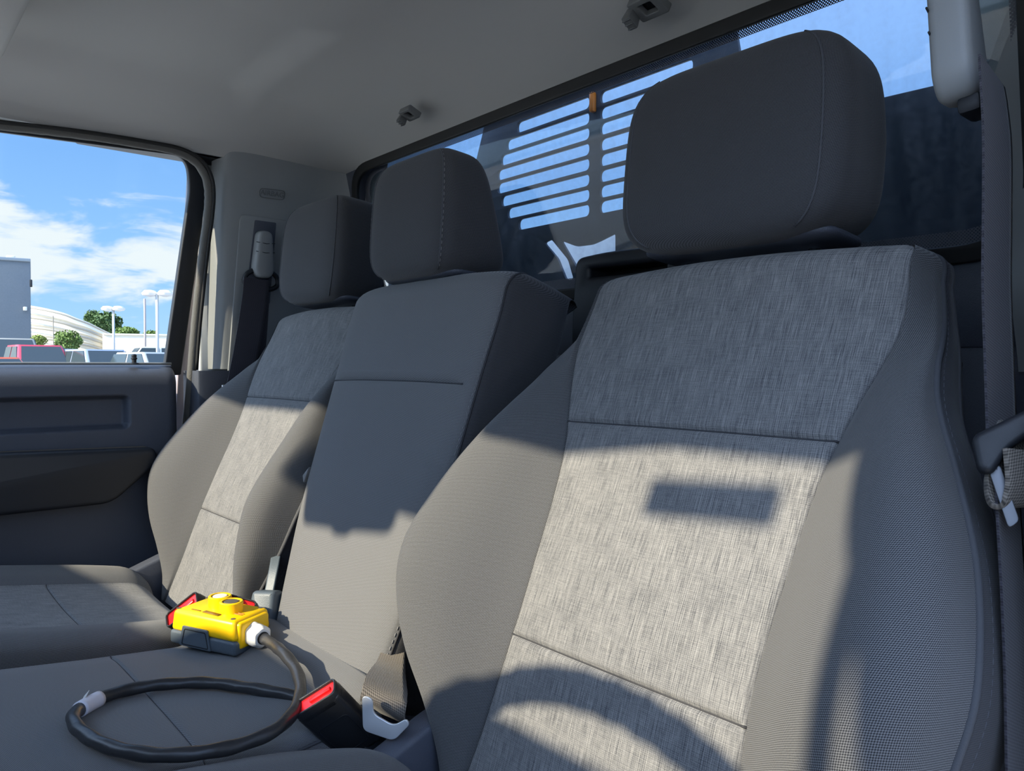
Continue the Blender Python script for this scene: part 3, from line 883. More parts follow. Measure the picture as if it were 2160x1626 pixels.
def cushion(root, cx, half, hi, inner, key, y0=.43, y1=-.14, bol=.018, dz=0.0):
    ys = list(np.linspace(y1, y0, 70)); G = []; U = []
    n = 5
    ysm = (.225, .03)
    ys = sorted(ys + [a + b for a in ysm for b in (-.003, -.001, 0, .001, .003)])
    for y in ys:
        e0 = max(0, 1 - (y - y1) / .07); e1 = max(0, 1 - (y0 - y) / (.05 if inner == 'ins' else .025))
        e2 = max(0, 1 - (y0 - y) / .14); drop = .06 * (1 - math.sqrt(max(0, 1 - e0 * e0))) + .05 * (1 - math.sqrt(max(0, 1 - e1 * e1)))
        g = sum(math.exp(-((y - s) / .0016) ** 2) for s in ysm) * .003 if inner == 'ins' else math.exp(-((y - .225) / .0016) ** 2) * .0025
        z = zc(y, dz, inner != 'ins') - drop
        h = half * (1 - .04 * e0 - (.22 * e2 ** 2 if inner == 'ins' else 0)); d = h - hi
        if inner == 'ins':
            A = [(0, -.004 - g), (.4 * hi, -.003 - g), (.9 * hi, 0 - g), (hi - .002, .002), (hi, .0)]
            Bp = [(hi, .0), (hi + .003, .003), (hi + .25 * d, bol * .7), (hi + .6 * d, bol), (hi + .9 * d, bol * .45), (h, -.012)]
        else:
            A = [(0, .004 - g), (.4 * hi, .004 - g), (.8 * hi, .003 - g), (hi, .000 - g)]
            Bp = [(hi, .0 - g), (hi + .3 * d, -.0005), (hi + .6 * d, -.002), (hi + .85 * d, -.006), (h - .001, -.012)]
        Cc = [(Bp[-1][0], Bp[-1][1]), (h + .004, -.035), (h + .003, -.09), (h - .01, -.14)]
        f = lambda L: catmull([Vector((u, v + z, 0)) for u, v in L], n)
        a, b, c = f(A), f(Bp), f(Cc); H = a[:-1] + b[:-1] + c; i1 = len(a) - 1; i2 = i1 + len(b) - 1
        G.append([(cx - p.x, y, p.y) for p in H[::-1]][:-1] + [(cx + p.x, y, p.y) for p in H])
        ul = [0]
        for k in range(1, len(H)): ul.append(ul[-1] + (H[k] - H[k - 1]).length)
        U.append([(-u, y) for u in ul[::-1]][:-1] + [(u, y) for u in ul])
    G = np.array(G); U = np.array(U); c0 = len(H) - 1; K = G.shape[1]
    # side bolsters and the insert panel are parts of their own
    base = grid('seat_cushion', G[:, c0 - i1:c0 + i1 + 1], M_[inner], root, U[:, c0 - i1:c0 + i1 + 1])
    grid('cushion_bolster', G[:, :c0 - i1 + 1], M_['fab' if inner == 'ins' else 'fabc'], base, U[:, :c0 - i1 + 1])
    grid('cushion_bolster', G[:, c0 + i1:], M_['fab' if inner == 'ins' else 'fabc'], base, U[:, c0 + i1:])
    for sgn in (-1, 1):
        tube('piping', [Vector(G[i][c0 + sgn * i2]) for i in range(4, len(ys) - 3)], .0018, M_['piping'], base, 6)
        if inner == 'ins': tube('seam', [Vector(G[i][c0 + sgn * i1]) - Vector((0, 0, .0004)) for i in range(4, len(ys) - 3)], .001, M_['threadd'], base, 6)
    k = min(range(len(ys)), key=lambda i: abs(ys[i] - .225))
    tube('seam', [Vector(G[k][j]) + Vector((0, 0, .0002)) for j in range(c0 - (i1 if inner == 'ins' else i2), c0 + (i1 if inner == 'ins' else i2) + 1)], .0005, M_['threadd'], base, 6)
    box('cushion_base', (cx, (y0 + y1) / 2, -.56), (half * 1.7, y0 - y1 - .08, .30), M_['black'], root, .02)
    return base


S1 = bucket_seat(-.41, 'driver bucket seat in grey heathered cloth, nearest seat on the right')
S2 = bucket_seat(-1.243, 'passenger bucket seat in grey heathered cloth beside the side window', -.010)


def centre_seat():
    cx = CX; TL = math.atan(.333); O = Vector((cx, .523, 0)); B = Vector((0, math.sin(TL), math.cos(TL))); Nn = Vector((0, -math.cos(TL), math.sin(TL))); X = Vector((1, 0, 0))
    root = empty('folding_seat', (cx, .30, -.80), 'narrow charcoal centre seat with plain woven cloth between the bucket seats', 'seat')
    tab = [(-.365, .120, 0, 0, 0), (-.34, .130, 0, 0, 0), (-.28, .142, 0, 0, 0), (-.20, .155, 0, 0, 0), (-.10, .161, 0, 0, 0), (0, .166, 0, 0, 0), (.06, .171, 0, 0, 0), (.095, .170, 0, 0, 0)]
    st = smooth_tab(tab, 9); rows = [(w, h, 0.0, 1.0) for w, h, *_ in st]
    sw = -.021
    for d in (-.004, -.0015, 0, .0015, .004): rows.append((sw + d, interp(st, sw + d)[0], 0., 1.))
    rows.sort(key=lambda r: r[0])
    # lower roll
    w0, h0 = rows[0][:2]; low = []
    for k in range(8, 0, -1):
        f = PI / 2 * k / 8; low.append((w0 - .022 * math.sin(f), h0 * (1 - .05 * (1 - math.cos(f))), .022 * (1 - math.cos(f)), 1.))
    rows = low + rows
    wt, ht = rows[-1][:2]; R = .036
    for k in range(1, 13):
        f = PI / 2 * k / 12 * 1.1
        rows.append((wt + R * math.sin(min(f, PI / 2)), ht * (1 - .16 * (1 - math.cos(f)) ** 1.4), R * 1.5 * (1 - math.cos(f)), 1.))
    G = []; U = []
    for w, h, back, _ in rows:
        t2 = max(.03, .118 - back)
        A = [(0, .012), (.4 * h, .011), (.75 * h, .007), (.93 * h, .000), (h - .002, -.008)]
        Cc = [(h - .002, -.008), (h + .001, -.018), (h + .002, -.05), (h - .002, -.09), (h - .016, -t2), (h * .5, -t2), (0, -t2)]
        ga = .0042 * math.exp(-((w - sw) / .0024) ** 2)
        f = lambda L, n: catmull([Vector((u, v - back - (ga * (1 if u < .8 * h else 0)), 0)) for u, v in L], n)
        a = f(A, 7); c = f(Cc, 5); H = a[:-1] + c; i1 = len(a) - 1
        G.append([tuple(O - X * p.x + B * w + Nn * p.y) for p in H[::-1]][:-1] + [tuple(O + X * p.x + B * w + Nn * p.y) for p in H])
        ul = [0]
        for k in range(1, len(H)): ul.append(ul[-1] + (H[k] - H[k - 1]).length)
        U.append([(-u, w - back) for u in ul[::-1]][:-1] + [(u, w - back) for u in ul])
    G = np.array(G); U = np.array(U); c0 = len(H) - 1; K = G.shape[1]; last = len(rows) - 1
    front = grid('backrest', G[:, c0 - i1:c0 + i1 + 1], M_['fabc'], root, U[:, c0 - i1:c0 + i1 + 1])
    sc = i1 + 22
    for sgn in (-1, 1):
        a, b = sorted((c0 + sgn * i1, c0 + sgn * sc)); sd_ = grid('side_cover', G[:, a:b + 1], M_['fabh'], root, U[:, a:b + 1])
        a, b = sorted((c0 + sgn * sc, c0 + sgn * (len(H) - 1)))
        grid('back_cover', G[:, a:b + 1], M_['black'], root, U[:, a:b + 1])
        P = [Vector(G[i][c0 + sgn * i1]) + Nn * .0003 for i in range(len(rows))]; tube('seam', P, .0013, M_['threadd'], root, 6)
        P = [Vector(G[i][c0 + sgn * (i1 - 2)]) + Nn * .0005 for i in range(6, len(rows))]; dashes('stitching', P, M_['thread'], root, .0045, .003, .0007)
    k = min(range(len(rows)), key=lambda i: abs(rows[i][0] - sw))
    tube('seam', [Vector(G[k][j]) for j in range(c0 - i1, c0 + i1 - 8)], .0012, M_['threadd'], root, 6)
    q = []
    for j in range(c0 - sc, c0 + sc + 1):
        p = Vector(G[last][j]); e = O + X * ((p.x - cx) * .97) + B * (wt - .005) - Nn * .118
        q.append([tuple(p.lerp(e, t)) for t in (0, .3, .6, 1)])
    grid('top_cover', np.array(q).transpose(1, 0, 2), M_['fabh'], root, np.array([[(p[0], p[1]) for p in r] for r in np.array(q).transpose(1, 0, 2)]))
    box('back_shell', (0, 0, 0), (.27, .035, .40), M_['black'], root, .012, frame_mtx(O + B * (-.14) - Nn * .132, X, Nn, B))
    hr, S = head_restraint(root, Vector((cx - .004, .583, .189)), .097, .050, .079, math.radians(5), bfun=lambda s: 1.0 - .30 * (s + .3) if s > -.7 else 1.12,
                           xfun=lambda s: 1 - .04 * max(0, s), stitched=True)
    cushion(root, cx, .165, .150, 'fabc', cx, y0=.425, dz=-.004)
    return root


S3 = centre_seat()

# ================================================================== seat belts, buckles, small fittings


def buckle(label, mouth, axis, wdir, w, L, th):
    """mouth: centre of the red mouth; axis points out of the mouth; wdir along its long side"""
    a = Vector(axis).normalized(); x = Vector(wdir); x = (x - a * x.dot(a)).normalized(); f = x.cross(a)
    if f.dot(FWD) > 0: f = -f; x = a.cross(f)
    root = empty('belt_buckle', Vector(mouth) - a * L, label, 'buckle')
    M = frame_mtx(Vector(mouth) - a * (L / 2), x, a, f)
    ol = roundpoly([(-w / 2, L / 2 - .003), (w / 2, L / 2 - .003), (w / 2 * .94, -L / 2), (-w / 2 * .94, -L / 2)], .005, 5)
    plate('buckle_body', [ol], th, M, M_['blacks'], root, .0045)
    EM = frame_mtx(Vector(mouth) - a * .006, x, f, -a)
    ro = roundpoly([(-w / 2, -th / 2), (w / 2, -th / 2), (w / 2, th / 2), (-w / 2, th / 2)], .007, 6)
    ri = roundpoly([(-w * .45, -th * .40), (w * .45, -th * .40), (w * .45, th * .40), (-w * .45, th * .40)], .004, 6)
    plate('mouth_rim', [ro, ri], .014, EM, M_['blacks'], root, .0015)
    b = plate('release_button', [[p * .985 for p in ri]], .008, EM @ Matrix.Translation((0, 0, -.0005)), M_['red'], root, .0008)
    b['label'] = 'red release button'
    box('button_ridge', (w * .12, 0, -.0055), (w * .5, th * .22, .003), M_['red'], b, .001, EM)
    pl = roundpoly([(-w * .34, -L * .36), (w * .34, -L * .36), (w * .36, L * .16), (-w * .36, L * .16)], .005, 4)
    pi = [Vector((p.x * .955, -L * .1 + (p.y + L * .1) * .955)) for p in pl]
    plate('moulded_outline', [pl, pi], .0012, M @ Matrix.Translation((0, 0, th / 2)), M_['black'], root)
    return root, M


b1, BM = buckle('black buckle with a red release button standing between the centre and driver seats', far(664, 1471, .715), -RGT * .50 + UPV * .76 - FWD * .42, RGT * .87 + UPV * .49, .046, .078, .021)
tube('buckle_stalk', catmull([BM @ Vector((0, -.035, 0)), BM @ Vector((.003, -.06, -.004)), at(775, 1640, 'z', -.44)], 5), .012, M_['black'], b1, 12)
box('buckle_shroud', (.010, -.044, -.008), (.050, .045, .022), M_['black'], b1, .009, BM)

b2, _ = buckle('black buckle with a red button at the left end of the yellow control box', far(383, 1285, .975), UPV * .55 - FWD * .65 - RGT * .45, RGT * .80 + UPV * .60, .052, .055, .024)
b3, _ = buckle('black buckle with a wide red button just behind the yellow control box', far(500, 1276, .95), UPV * .55 - FWD * .85 + RGT * .1, RGT * .95 - UPV * .28, .046, .06, .022)

# centre passenger's latch: dark grey block on a flat arm between passenger and centre seat
gb = empty('belt_latch', at(556, 1330, 'z', -.37), 'dark grey plastic belt latch on a flat arm left of the centre seat', 'buckle')
p = at(560, 1300, 'y', .405)
GM = frame_mtx(p, (.82, .5, 0), (-.15, .22, 1), (.5, -.82, .2))
plate('latch_body', [roundpoly([(-.018, .032), (.016, .034), (.020, -.045), (-.024, -.045)], .006, 5)], .026, GM, M_['greyp'], gb, .006)
pa = [at(566, 1262, 'y', .415), at(578, 1200, 'y', .43), at(588, 1150, 'y', .45), at(606, 1110, 'y', .47), at(622, 1070, 'y', .49)]
ribbon('latch_arm', pa, [(.8, .5, 0)] * 5, .013, .004, M_['greyp'], gb)
# light grey lever plate behind the arm
q = [at(x, y, 'y', .475) for x, y in ((570, 1250), (596, 1110), (628, 1020), (655, 985), (640, 1030), (604, 1150), (590, 1250))]
LM = frame_mtx((0, .475, 0), (1, 0, 0), (0, 0, 1), (0, -1, 0))
lv = plate('hinge_plate', [[(v.x, v.z) for v in q]], .006, LM @ Matrix.Translation((0, 0, 0)), M_['trimg'], gb, .001)

# ---- seat belts


def belt(side, label, lower_px=None):
    z = .245; x = CX + side * (.698 - .045 * z / .4)
    root = empty('seat_belt', (x, .62, .1), label, 'seat belt')
    X = Vector((-side, 0, 0)); Y = Vector((0, 1, 0)); Z = Vector((-side * -.11 * 0, 0, 1))
    return root, x


def guide(root, c, side, ring=True):
    """plastic height adjuster with its D-ring, facing into the cab"""
    n = Vector((-side, 0, -.1)).normalized(); up = Vector((0, 0, 1)); up = (up - n * up.dot(n)).normalized(); yv = up.cross(n)
    M = frame_mtx(c, yv, up, n)
    V = []
    cap = plate('anchor_cover', [roundpoly([(-.014, .047), (.014, .047), (.021, -.030), (.012, -.046), (-.012, -.046), (-.021, -.030)], .012, 6)], .028, M @ Matrix.Translation((0, 0, .016)), M_['trimg'], root, .007)
    for zz in (.022, .004):
        tube('cover_groove', [M @ Vector((-.019, zz + .002, .0275)), M @ Vector((0, zz, .0305)), M @ Vector((.019, zz + .002, .0275))], .0008, M_['black'], cap, 6)
    D = [(-.030, -.040), (-.034, -.056), (-.022, -.066), (0, -.068), (.022, -.066), (.034, -.056), (.030, -.040), (.012, -.030), (-.012, -.030)]
    if ring: tube('guide_ring', [M @ Vector((a, b, .012)) for a, b in catmull([Vector((a, b, 0)) for a, b in D], 4, closed=True) and [(v.x, v.y) for v in catmull([Vector((a, b, 0)) for a, b in D], 4, closed=True)]], .0048, M_['black'], root, 10, closed=True)
    return M


r1, x = belt(-1, 'dark shoulder belt hanging from the pillar behind the passenger seat')
c1 = onplane(548, 538, (x + .004, 0, 0), (1, 0, 0))
M1 = guide(r1, c1, -1)
pth = [onplane(541, 588, (x + .030, 0, 0), (1, 0, 0)), onplane(536, 640, (x + .028, 0, 0), (1, 0, 0)), onplane(520, 740, (x + .03, 0, 0), (1, 0, 0)), onplane(500, 840, (x + .03, 0, 0), (1, 0, 0)), onplane(480, 930, (x + .03, 0, 0), (1, 0, 0))]
ribbon('webbing', pth, [(.0, 1, 0)] * 5, .050, .0016, M_['web'], r1)
pth = [v + Vector((-.010, .004, 0)) for v in pth]
ribbon('webbing', [pth[0], pth[1] + Vector((0, .006, 0)), pth[2] + Vector((0, .014, 0)), pth[3] + Vector((0, .02, 0)), pth[4] + Vector((0, .024, 0))], [(.0, 1, 0)] * 5, .048, .0016, M_['web'], r1)
tp = onplane(474, 828, (x + .036, 0, 0), (1, 0, 0))
box('belt_tongue', tp, (.006, .012, .03), M_['chrome'], r1, .002)

r2, x2 = belt(1, 'dark shoulder belt with metal tongue hanging right of the driver seat')
c2 = at(2070, 66, 'y', .61)
M2 = guide(r2, c2, 1, False)
box('belt_slot', (-.006, -.050, .010), (.030, .014, .016), M_['black'], r2, .004, M2)


def bp_(px, py, y): return at(px, py, 'y', y)


pth = [bp_(2092, 150, .60), bp_(2098, 210, .592), bp_(2104, 300, .585), bp_(2104, 450, .578), bp_(2103, 600, .572), bp_(2108, 760, .566), bp_(2114, 930, .560)]
ribbon('webbing', pth, [(.0, 1, 0), (.05, 1, 0)] + [(.08, 1, 0)] * 5, .043, .0016, M_['web'], r2)
pth = [bp_(2124, 960, .552), bp_(2128, 1080, .545), bp_(2138, 1250, .535), bp_(2144, 1400, .525), bp_(2148, 1600, .515), bp_(2152, 1750, .51)]
ribbon('webbing', pth, [(-.02, 1, 0)] * 6, .045, .0016, M_['web'], r2)
# tongue: moulded grip and steel blade
g0 = bp_(2088, 950, .532)
TM_ = frame_mtx(g0, (.75, .45, .42), (.35, -.25, -.9), (.3, -.9, .25))
plate('tongue_grip', [roundpoly([(-.008, -.012), (.035, -.016), (.040, -.004), (.010, .004), (-.003, .015), (-.010, .010)], .005, 5)], .014, TM_, M_['black'], r2, .004)
M_['dsteel'] = mat('scuffed_steel', (.16, .165, .18), .5, .7)
bl = plate('belt_tongue', [roundpoly([(-.004, .012), (.003, .010), (.004, .046), (-.003, .048)], .003, 4)], .0028, TM_, M_['dsteel'], r2, .0005)
bl['label'] = 'bright steel blade'
# folded webbing loop held by the tongue
lp_ = [bp_(2146, 915, .555), bp_(2130, 960, .545), bp_(2120, 1020, .540), bp_(2128, 1060, .536), bp_(2150, 1062, .534), bp_(2165, 1020, .536), bp_(2160, 950, .540)]
ribbon('webbing_loop', lp_, [(.4, .9, 0)] * 7, .030, .003, M_['webd'], r2)

# ---- webbing strap and steel anchor between centre and driver seat
an = empty('belt_anchor', at(800, 1520, 'z', -.40), 'dusty folded webbing strap on a bright steel anchor plate between the seats', 'belt anchor')
yy = .405
pth = [at(x, y, 'y', v) for x, y, v in ((848, 1255, .475), (838, 1330, .452), (826, 1395, .425), (818, 1430, .398), (812, 1462, .378), (808, 1490, .374), (812, 1506, .385))]
ribbon('strap', pth, [(.8, .6, -.10)] * 2 + [(.7, .65, -.25), (.62, .66, -.38), (.62, .66, -.42), (.62, .66, -.42), (.62, .66, -.42)], lambda t: .020 + .024 * min(1, max(0, t * 2.6 - .5)), .0022, M_['webd'], an)
s_ = at(806, 1518, 'y', .366)
AMx = frame_mtx(s_, (.62, .66, -.42), (.38, .2, .9), (.6, -.75, .1))
M_['plate'] = mat('zinc_plate', (.85, .88, .92), .38, .55)
plate('steel_plate', [roundpoly([(-.026, .014), (-.016, .016), (-.010, .002), (.012, .000), (.020, .012), (.025, .008), (.018, -.014), (-.012, -.018)], .006, 5)], .003, AMx, M_['plate'], an, .0008)
box('anchor_bracket', at(800, 1560, 'y', .43), (.05, .03, .10), M_['black'], an, .01)

# ---- roof clips


def clip(px, py, label, big=1.0):
    p = onplane(px, py, (0, .735, 0), (0, 1, 0)) if False else at(px, py, 'y', .722)
    o = empty('roof_clip', p, label, 'roof clip', 'grey clips along the rear edge of the headliner')
    M = frame_mtx(p, (1, 0, 0), (0, .88, -.47), (0, .47, .88))
    k = big
    plate('clip_base', [roundpoly([(-.014 * k, -.012 * k), (.018 * k, -.012 * k), (.022 * k, .012 * k), (-.010 * k, .012 * k)], .003, 4),
                        roundpoly([(-.004 * k, -.006 * k), (.011 * k, -.006 * k), (.013 * k, .006 * k), (-.002 * k, .006 * k)], .002, 4)], .010 * k, M @ Matrix.Translation((0, 0, .0)), M_['clip'], o, .0015)
    box('clip_tab', (-.014 * k, 0, -.008 * k), (.011 * k, .016 * k, .016 * k), M_['clip'], o, .0025, M, taper=(.8, .8))
    for i in range(3): box('grip_rib', (-.014 * k, -.005 * k + .005 * k * i, -.0165 * k), (.009 * k, .0012 * k, .0012), M_['clip'], o, 0, M)
    box('clip_well', (.004 * k, 0, .003), (.014 * k, .011 * k, .002), M_['black'], o, 0, M)
    return o


M_['clip'] = mat('clip_plastic', (.16, .165, .165), .5)
clip(862, 240, 'small grey clip on the headliner above the passenger and centre head restraints')
clip(1362, 14, 'grey ribbed clip at the top edge of the photo, above the rear window', 1.25)

# ---- dark plastic housing behind the driver seat
hz = empty('belt_reel_housing', at(1330, 600, 'y', .80), 'black plastic housing with a slot behind the driver seat', 'housing')
HM = frame_mtx((0, .80, 0), (1, 0, 0), (0, 0, 1), (0, -1, 0))


def hp_(px, py):
    v = at(px, py, 'y', .80); return (v.x, v.z)


h1 = roundpoly([hp_(1238, 548) + (.015,), hp_(1300, 534) + (.05,), hp_(1560, 505), hp_(1560, 900), hp_(1225, 800), hp_(1232, 640) + (.01,)], .015, 6)
sl_ = roundpoly([hp_(1268, 570), hp_(1430, 552), hp_(1430, 570), hp_(1268, 588)], .002, 3)
plate('housing_shell', [h1, sl_], .05, HM, M_['black'], hz, .006)
box('slot_liner', (at(1350, 570, 'y', .83)), (.10, .01, .05), M_['rubberk'], hz, .002)

# ================================================================== yellow control box and its cable
cb0 = at(362, 1362, 'z', -.338); cb1 = at(490, 1388, 'z', -.338)
ex = (cb1 - cb0).normalized(); ex.z = -.02; ex.normalize(); ey = Vector((-ex.y, ex.x, 0)).normalized(); ez = ex.cross(ey)
LB = (cb1 - cb0).length; DB = .062
if ey.y < 0: ey = -ey; ez = ex.cross(ey)
ctr = (cb0 + cb1) / 2 + ey * DB / 2
CM = frame_mtx(ctr, ex, ey, ez)
pb = empty('control_box', ctr, 'yellow two-button wired control box lying on the centre seat cushion', 'remote control')


def shellbox(name, x0, x1, y0, y1, z0, z1, m, r=.004, tap=0.0):
    return box(name, ((x0 + x1) / 2, (y0 + y1) / 2, (z0 + z1) / 2), (x1 - x0, y1 - y0, z1 - z0), m, pb, r, CM, 3, (1 - tap, 1 - tap))


hl, hd = LB / 2 + .004, DB / 2
low = shellbox('base_shell', -hl, hl, -hd, hd, .002, .019, M_['greyp'], .004)
FM = CM @ frame_mtx((0, -hd - .0005, 0), (1, 0, 0), (0, 0, 1), (0, -1, 0))
plate('side_panel', [roundpoly([(-hl * .66, .003), (hl * .30, .003), (hl * .20, .0275), (-hl * .56, .0275)], .002, 3)], .0022, FM, M_['greyp'], low, .0008)
plate('panel_edge', [roundpoly([(-hl * .58, .005), (hl * .24, .005), (hl * .15, .0245), (-hl * .49, .0245)], .002, 3), roundpoly([(-hl * .56, .006), (hl * .225, .006), (hl * .14, .0235), (-hl * .48, .0235)], .002, 3)], .0008, FM @ Matrix.Translation((0, 0, .0012)), M_['black'], low)
top = shellbox('top_shell', -hl + .001, hl - .001, -hd + .0005, hd - .0005, .018, .043, M_['yellow'], .005, .05)
shellbox('end_block', hl - .012, hl + .0015, -hd + .006, hd - .006, .008, .040, M_['yellow'], .004)
for sx in (-.88, .78):
    for sy in (-.72, .74):
        lathe('screw', [(.0028, 0), (.0028, .0006), (.001, .0006)], CM @ Matrix.Translation((sx * hl, sy * hd, .0428)), M_['greyk'], top, 14)
for i, (u, v, mm, lab) in enumerate(((-.010, .008, 'cream', 'cream push button'), (.018, -.002, 'greyk', 'dark push button'))):
    B0 = CM @ Matrix.Translation((u, v, .042))
    col = lathe('button_collar', [(.0138, 0), (.0138, .0125), (.0128, .0135), (.0108, .0135), (.0105, .0115)], B0, M_['yellow'], pb, 36)
    lathe('button_ring', [(.0104, .0112), (.0104, .0122), (.0088, .0122)], B0, M_['greyk'], col, 32)
    k = lathe('push_button', [(.0085, .011), (.0085, .0128), (.0080, .0133), (.0005, .0135)], B0, M_[mm], col, 32); k['label'] = lab
m_st = mat('sticker', (.22, .12, .015), .5); m_rd = mat('sticker_red', (.75, .22, .10), .5)
box('sticker', (.006, -hd * .62, .0437), (.026, .006, .0006), m_st, top, 0, CM @ Matrix.Rotation(math.radians(-4), 4, 'Z'))
text('sticker_lettering', 'HIGH LIFT', .0038, CM @ Matrix.Translation((.0075, -hd * .64, .0442)), M_['white'], top) if False else None
box('warning_print', (hl * .62, -hd * .15, .0437), (.016, .0012, .0005), m_rd, top, 0, CM)
box('warning_print', (hl * .62, -hd * .28, .0437), (.018, .0012, .0005), m_rd, top, 0, CM)
box('warning_print', (-hl * .40, -hd * .62, .0437), (.014, .0014, .0005), m_st, top, 0, CM)
# cable gland on the end face
GL = CM @ Matrix.Translation((hl + .001, -hd * .10, .022)) @ Matrix.Rotation(math.radians(90), 4, 'Y') @ Matrix.Rotation(math.radians(18), 4, 'X')
gl = lathe('cable_gland', [(.0135, 0), (.0135, .004), (.0128, .005), (.0128, .010), (.0135, .011), (.013, .018), (.010, .022), (.0078, .0225)], GL, M_['white'], pb, 36, poly=lambda a: 1 + .05 * math.cos(6 * a))
lathe('gland_seal', [(.0074, .020), (.0074, .0235), (.0055, .0235)], GL, M_['black'], gl, 24)
gs = GL @ Vector((0, 0, .012)); ge = GL @ Vector((0, 0, .026))
zf = -.331
cp = [gs, ge, at(592, 1372, 'z', -.306), at(622, 1408, 'z', -.312), at(634, 1452, 'z', -.318), at(620, 1500, 'z', -.322), at(580, 1540, 'z', -.323), at(510, 1570, 'z', zf + .006), at(420, 1588, 'z', zf + .010), at(320, 1592, 'z', zf + .012),
      at(225, 1573, 'z', zf + .014), at(168, 1540, 'z', zf + .014), at(154, 1512, 'z', zf + .013), at(172, 1494, 'z', zf + .010), at(230, 1466, 'z', zf + .006), at(320, 1446, 'z', zf + .003),
      at(430, 1440, 'z', zf - .002), at(520, 1450, 'z', zf - .004), at(600, 1464, 'z', zf - .006), at(660, 1478, 'z', zf - .010), at(740, 1500, 'z', -.36), at(800, 1560, 'z', -.44)]
cpath = catmull(cp, 10)
cab = tube('cable', cpath, .0060, M_['cable'], pb, 16, lumps=lambda s, a: .055 * math.sin(2 * a + s * 190) + .02 * math.sin(s * 90))
# paper tag wrapped round the cable near the left bend
i0 = min(range(len(cpath)), key=lambda i: (cpath[i] - at(190, 1486, 'z', zf + .010)).length)
seg_ = cpath[i0 - 3:i0 + 6]
tg2 = tube('cable_tag', seg_, .0076, mat('tag_paper', (.72, .70, .76), .7, var=.12), cab, 18)
tg2['label'] = 'white paper tag wrapped round the cable'
fl = cpath[i0 - 3]
plate('tag_end', [[(0, 0), (-.020, .010), (-.026, .001), (-.006, -.010)]], .0005, frame_mtx(fl + Vector((.002, 0, .002)), (.95, -.3, .0), (.2, .5, .8), (.3, -.8, .5)), M_['white'], tg2)

# lower recliner levers seen between passenger seat and door
for k, (a, b) in enumerate((((310, 1222), (345, 1190)), ((330, 1238), (372, 1214)))):
    pass
lv0 = empty('seat_lever', at(335, 1215, 'x', -1.485), 'dark flat seat adjusting levers between passenger seat and door', 'lever')
for (a, b, c_, d_) in (((306, 1232), (352, 1186), (360, 1194), (318, 1240)), ((330, 1244), (380, 1212), (392, 1222), (345, 1252))):
    L3 = frame_mtx((-1.475, 0, 0), (0, 1, 0), (0, 0, 1), (1, 0, 0))
    plate('lever_blade', [roundpoly([pp(*a, L3), pp(*b, L3), pp(*c_, L3), pp(*d_, L3)], .003, 3)], .012, L3, M_['greyp'], lv0, .003)

# ================================================================== outside: headache rack behind the glass
RY = .965
KM = frame_mtx((0, RY, 0), (1, 0, 0), (0, 0, 1), (0, -1, 0))


def kp(px, py):
    v = at(px, py, 'y', RY); return (v.x, v.z)


rk = empty('headache_rack', (-.90, RY, .0), 'dark slotted steel rack standing outside behind the rear window', 'rack')
cxr = (kp(1245, 330)[0] + kp(1268, 330)[0]) / 2
lefts = [(1093, 262), (1071, 299), (1059, 333), (1052, 366), (1052, 395), (1060, 423), (1073, 449), (1096, 477)]
rights = [216, 249, 281, 314, 346, 379, 411, 443]
loops = [roundpoly([(cxr - .60, -.35), (cxr + .66, -.35), (cxr + .66, .325), (cxr + .30, .335), (cxr + .27, .50), (cxr + .22, .545), (cxr - .24, .545), (cxr - .29, .50), (cxr - .36, .335), (cxr - .60, .325)], .02, 5)]
for i, ((lx, ly), ry) in enumerate(zip(lefts, rights)):
    xl = kp(lx, ly)[0]; xr, zr = kp(1245, ry); zm = zr; h = .0100
    for (a, b) in ((xl, xr), (2 * cxr - xr, 2 * cxr - xl)):
        loops.append(roundpoly([(a, zm - h), (b, zm - h), (b, zm + h), (a, zm + h)], .0098, 5))
for q in ([(1150, 512), (1165, 505), (1200, 548), (1212, 590), (1196, 590), (1178, 545)], [(1186, 508), (1218, 520), (1250, 516), (1268, 508), (1300, 492), (1300, 560), (1292, 585), (1232, 590), (1216, 560)]):  # openings added to show pale shapes in place of glass reflections
    loops.append(roundpoly([kp(*p) for p in q], .006, 4))
plate('rack_panel', loops, .006, KM, M_['rack'], rk, .001)
for xx in (cxr - .62, cxr + .68): box('rack_post', (xx, RY + .01, -.1), (.05, .05, .90), M_['rack'], rk, .006)
box('rack_rail', (cxr, RY + .03, -.36), (1.3, .05, .06), M_['rack'], rk, .006)
bw = box('added_bed_panel', (CX, 1.27, -.12), (1.75, .05, .84), M_['paint'], None, .012)  # added so the rack openings look pale, standing in for reflections
tag(bw, 'white panel added behind the lower openings of the dark rack, in place of pale reflections', 'truck bed')
am = mat('amber_lens', (.9, .25, .02), .3)
lm_ = box('marker_lamp', (kp(1257, 218)[0], RY - .008, kp(1257, 218)[1]), (.010, .010, .034), am, rk, .003); lm_['label'] = 'small amber marker lamp'

# own bonnet in front of the windscreen and the bed floor behind the cab
hood = []
for y in np.linspace(-.88, -2.1, 24):
    hood.append([(CX + u * .86, y, -.055 - .09 * ((-.88 - y) / 1.22) ** 2 * 1.0 - .10 * abs(u) ** 5 + .012 * math.exp(-((abs(u) - .55) / .12) ** 2)) for u in np.linspace(-1, 1, 30)])
tag(grid('truck_bonnet', hood, M_['paint']), 'white painted bonnet of the truck ahead of the windscreen', 'bonnet')
tag(box('truck_bed', (CX, 2.2, -.45), (1.8, 2.3, .10), M_['rack'], None, .02), 'dark steel bed floor of the truck behind the rack', 'truck bed')

# ================================================================== outside: the car lot
GZ = -1.10
g = struct(box('ground', (-30, 30, GZ - .1), (500, 500, .2), M_['asphalt'], None, 0))



def car_paint(n, c): return mat(n, c, .25, coat=.8, spec=.5)


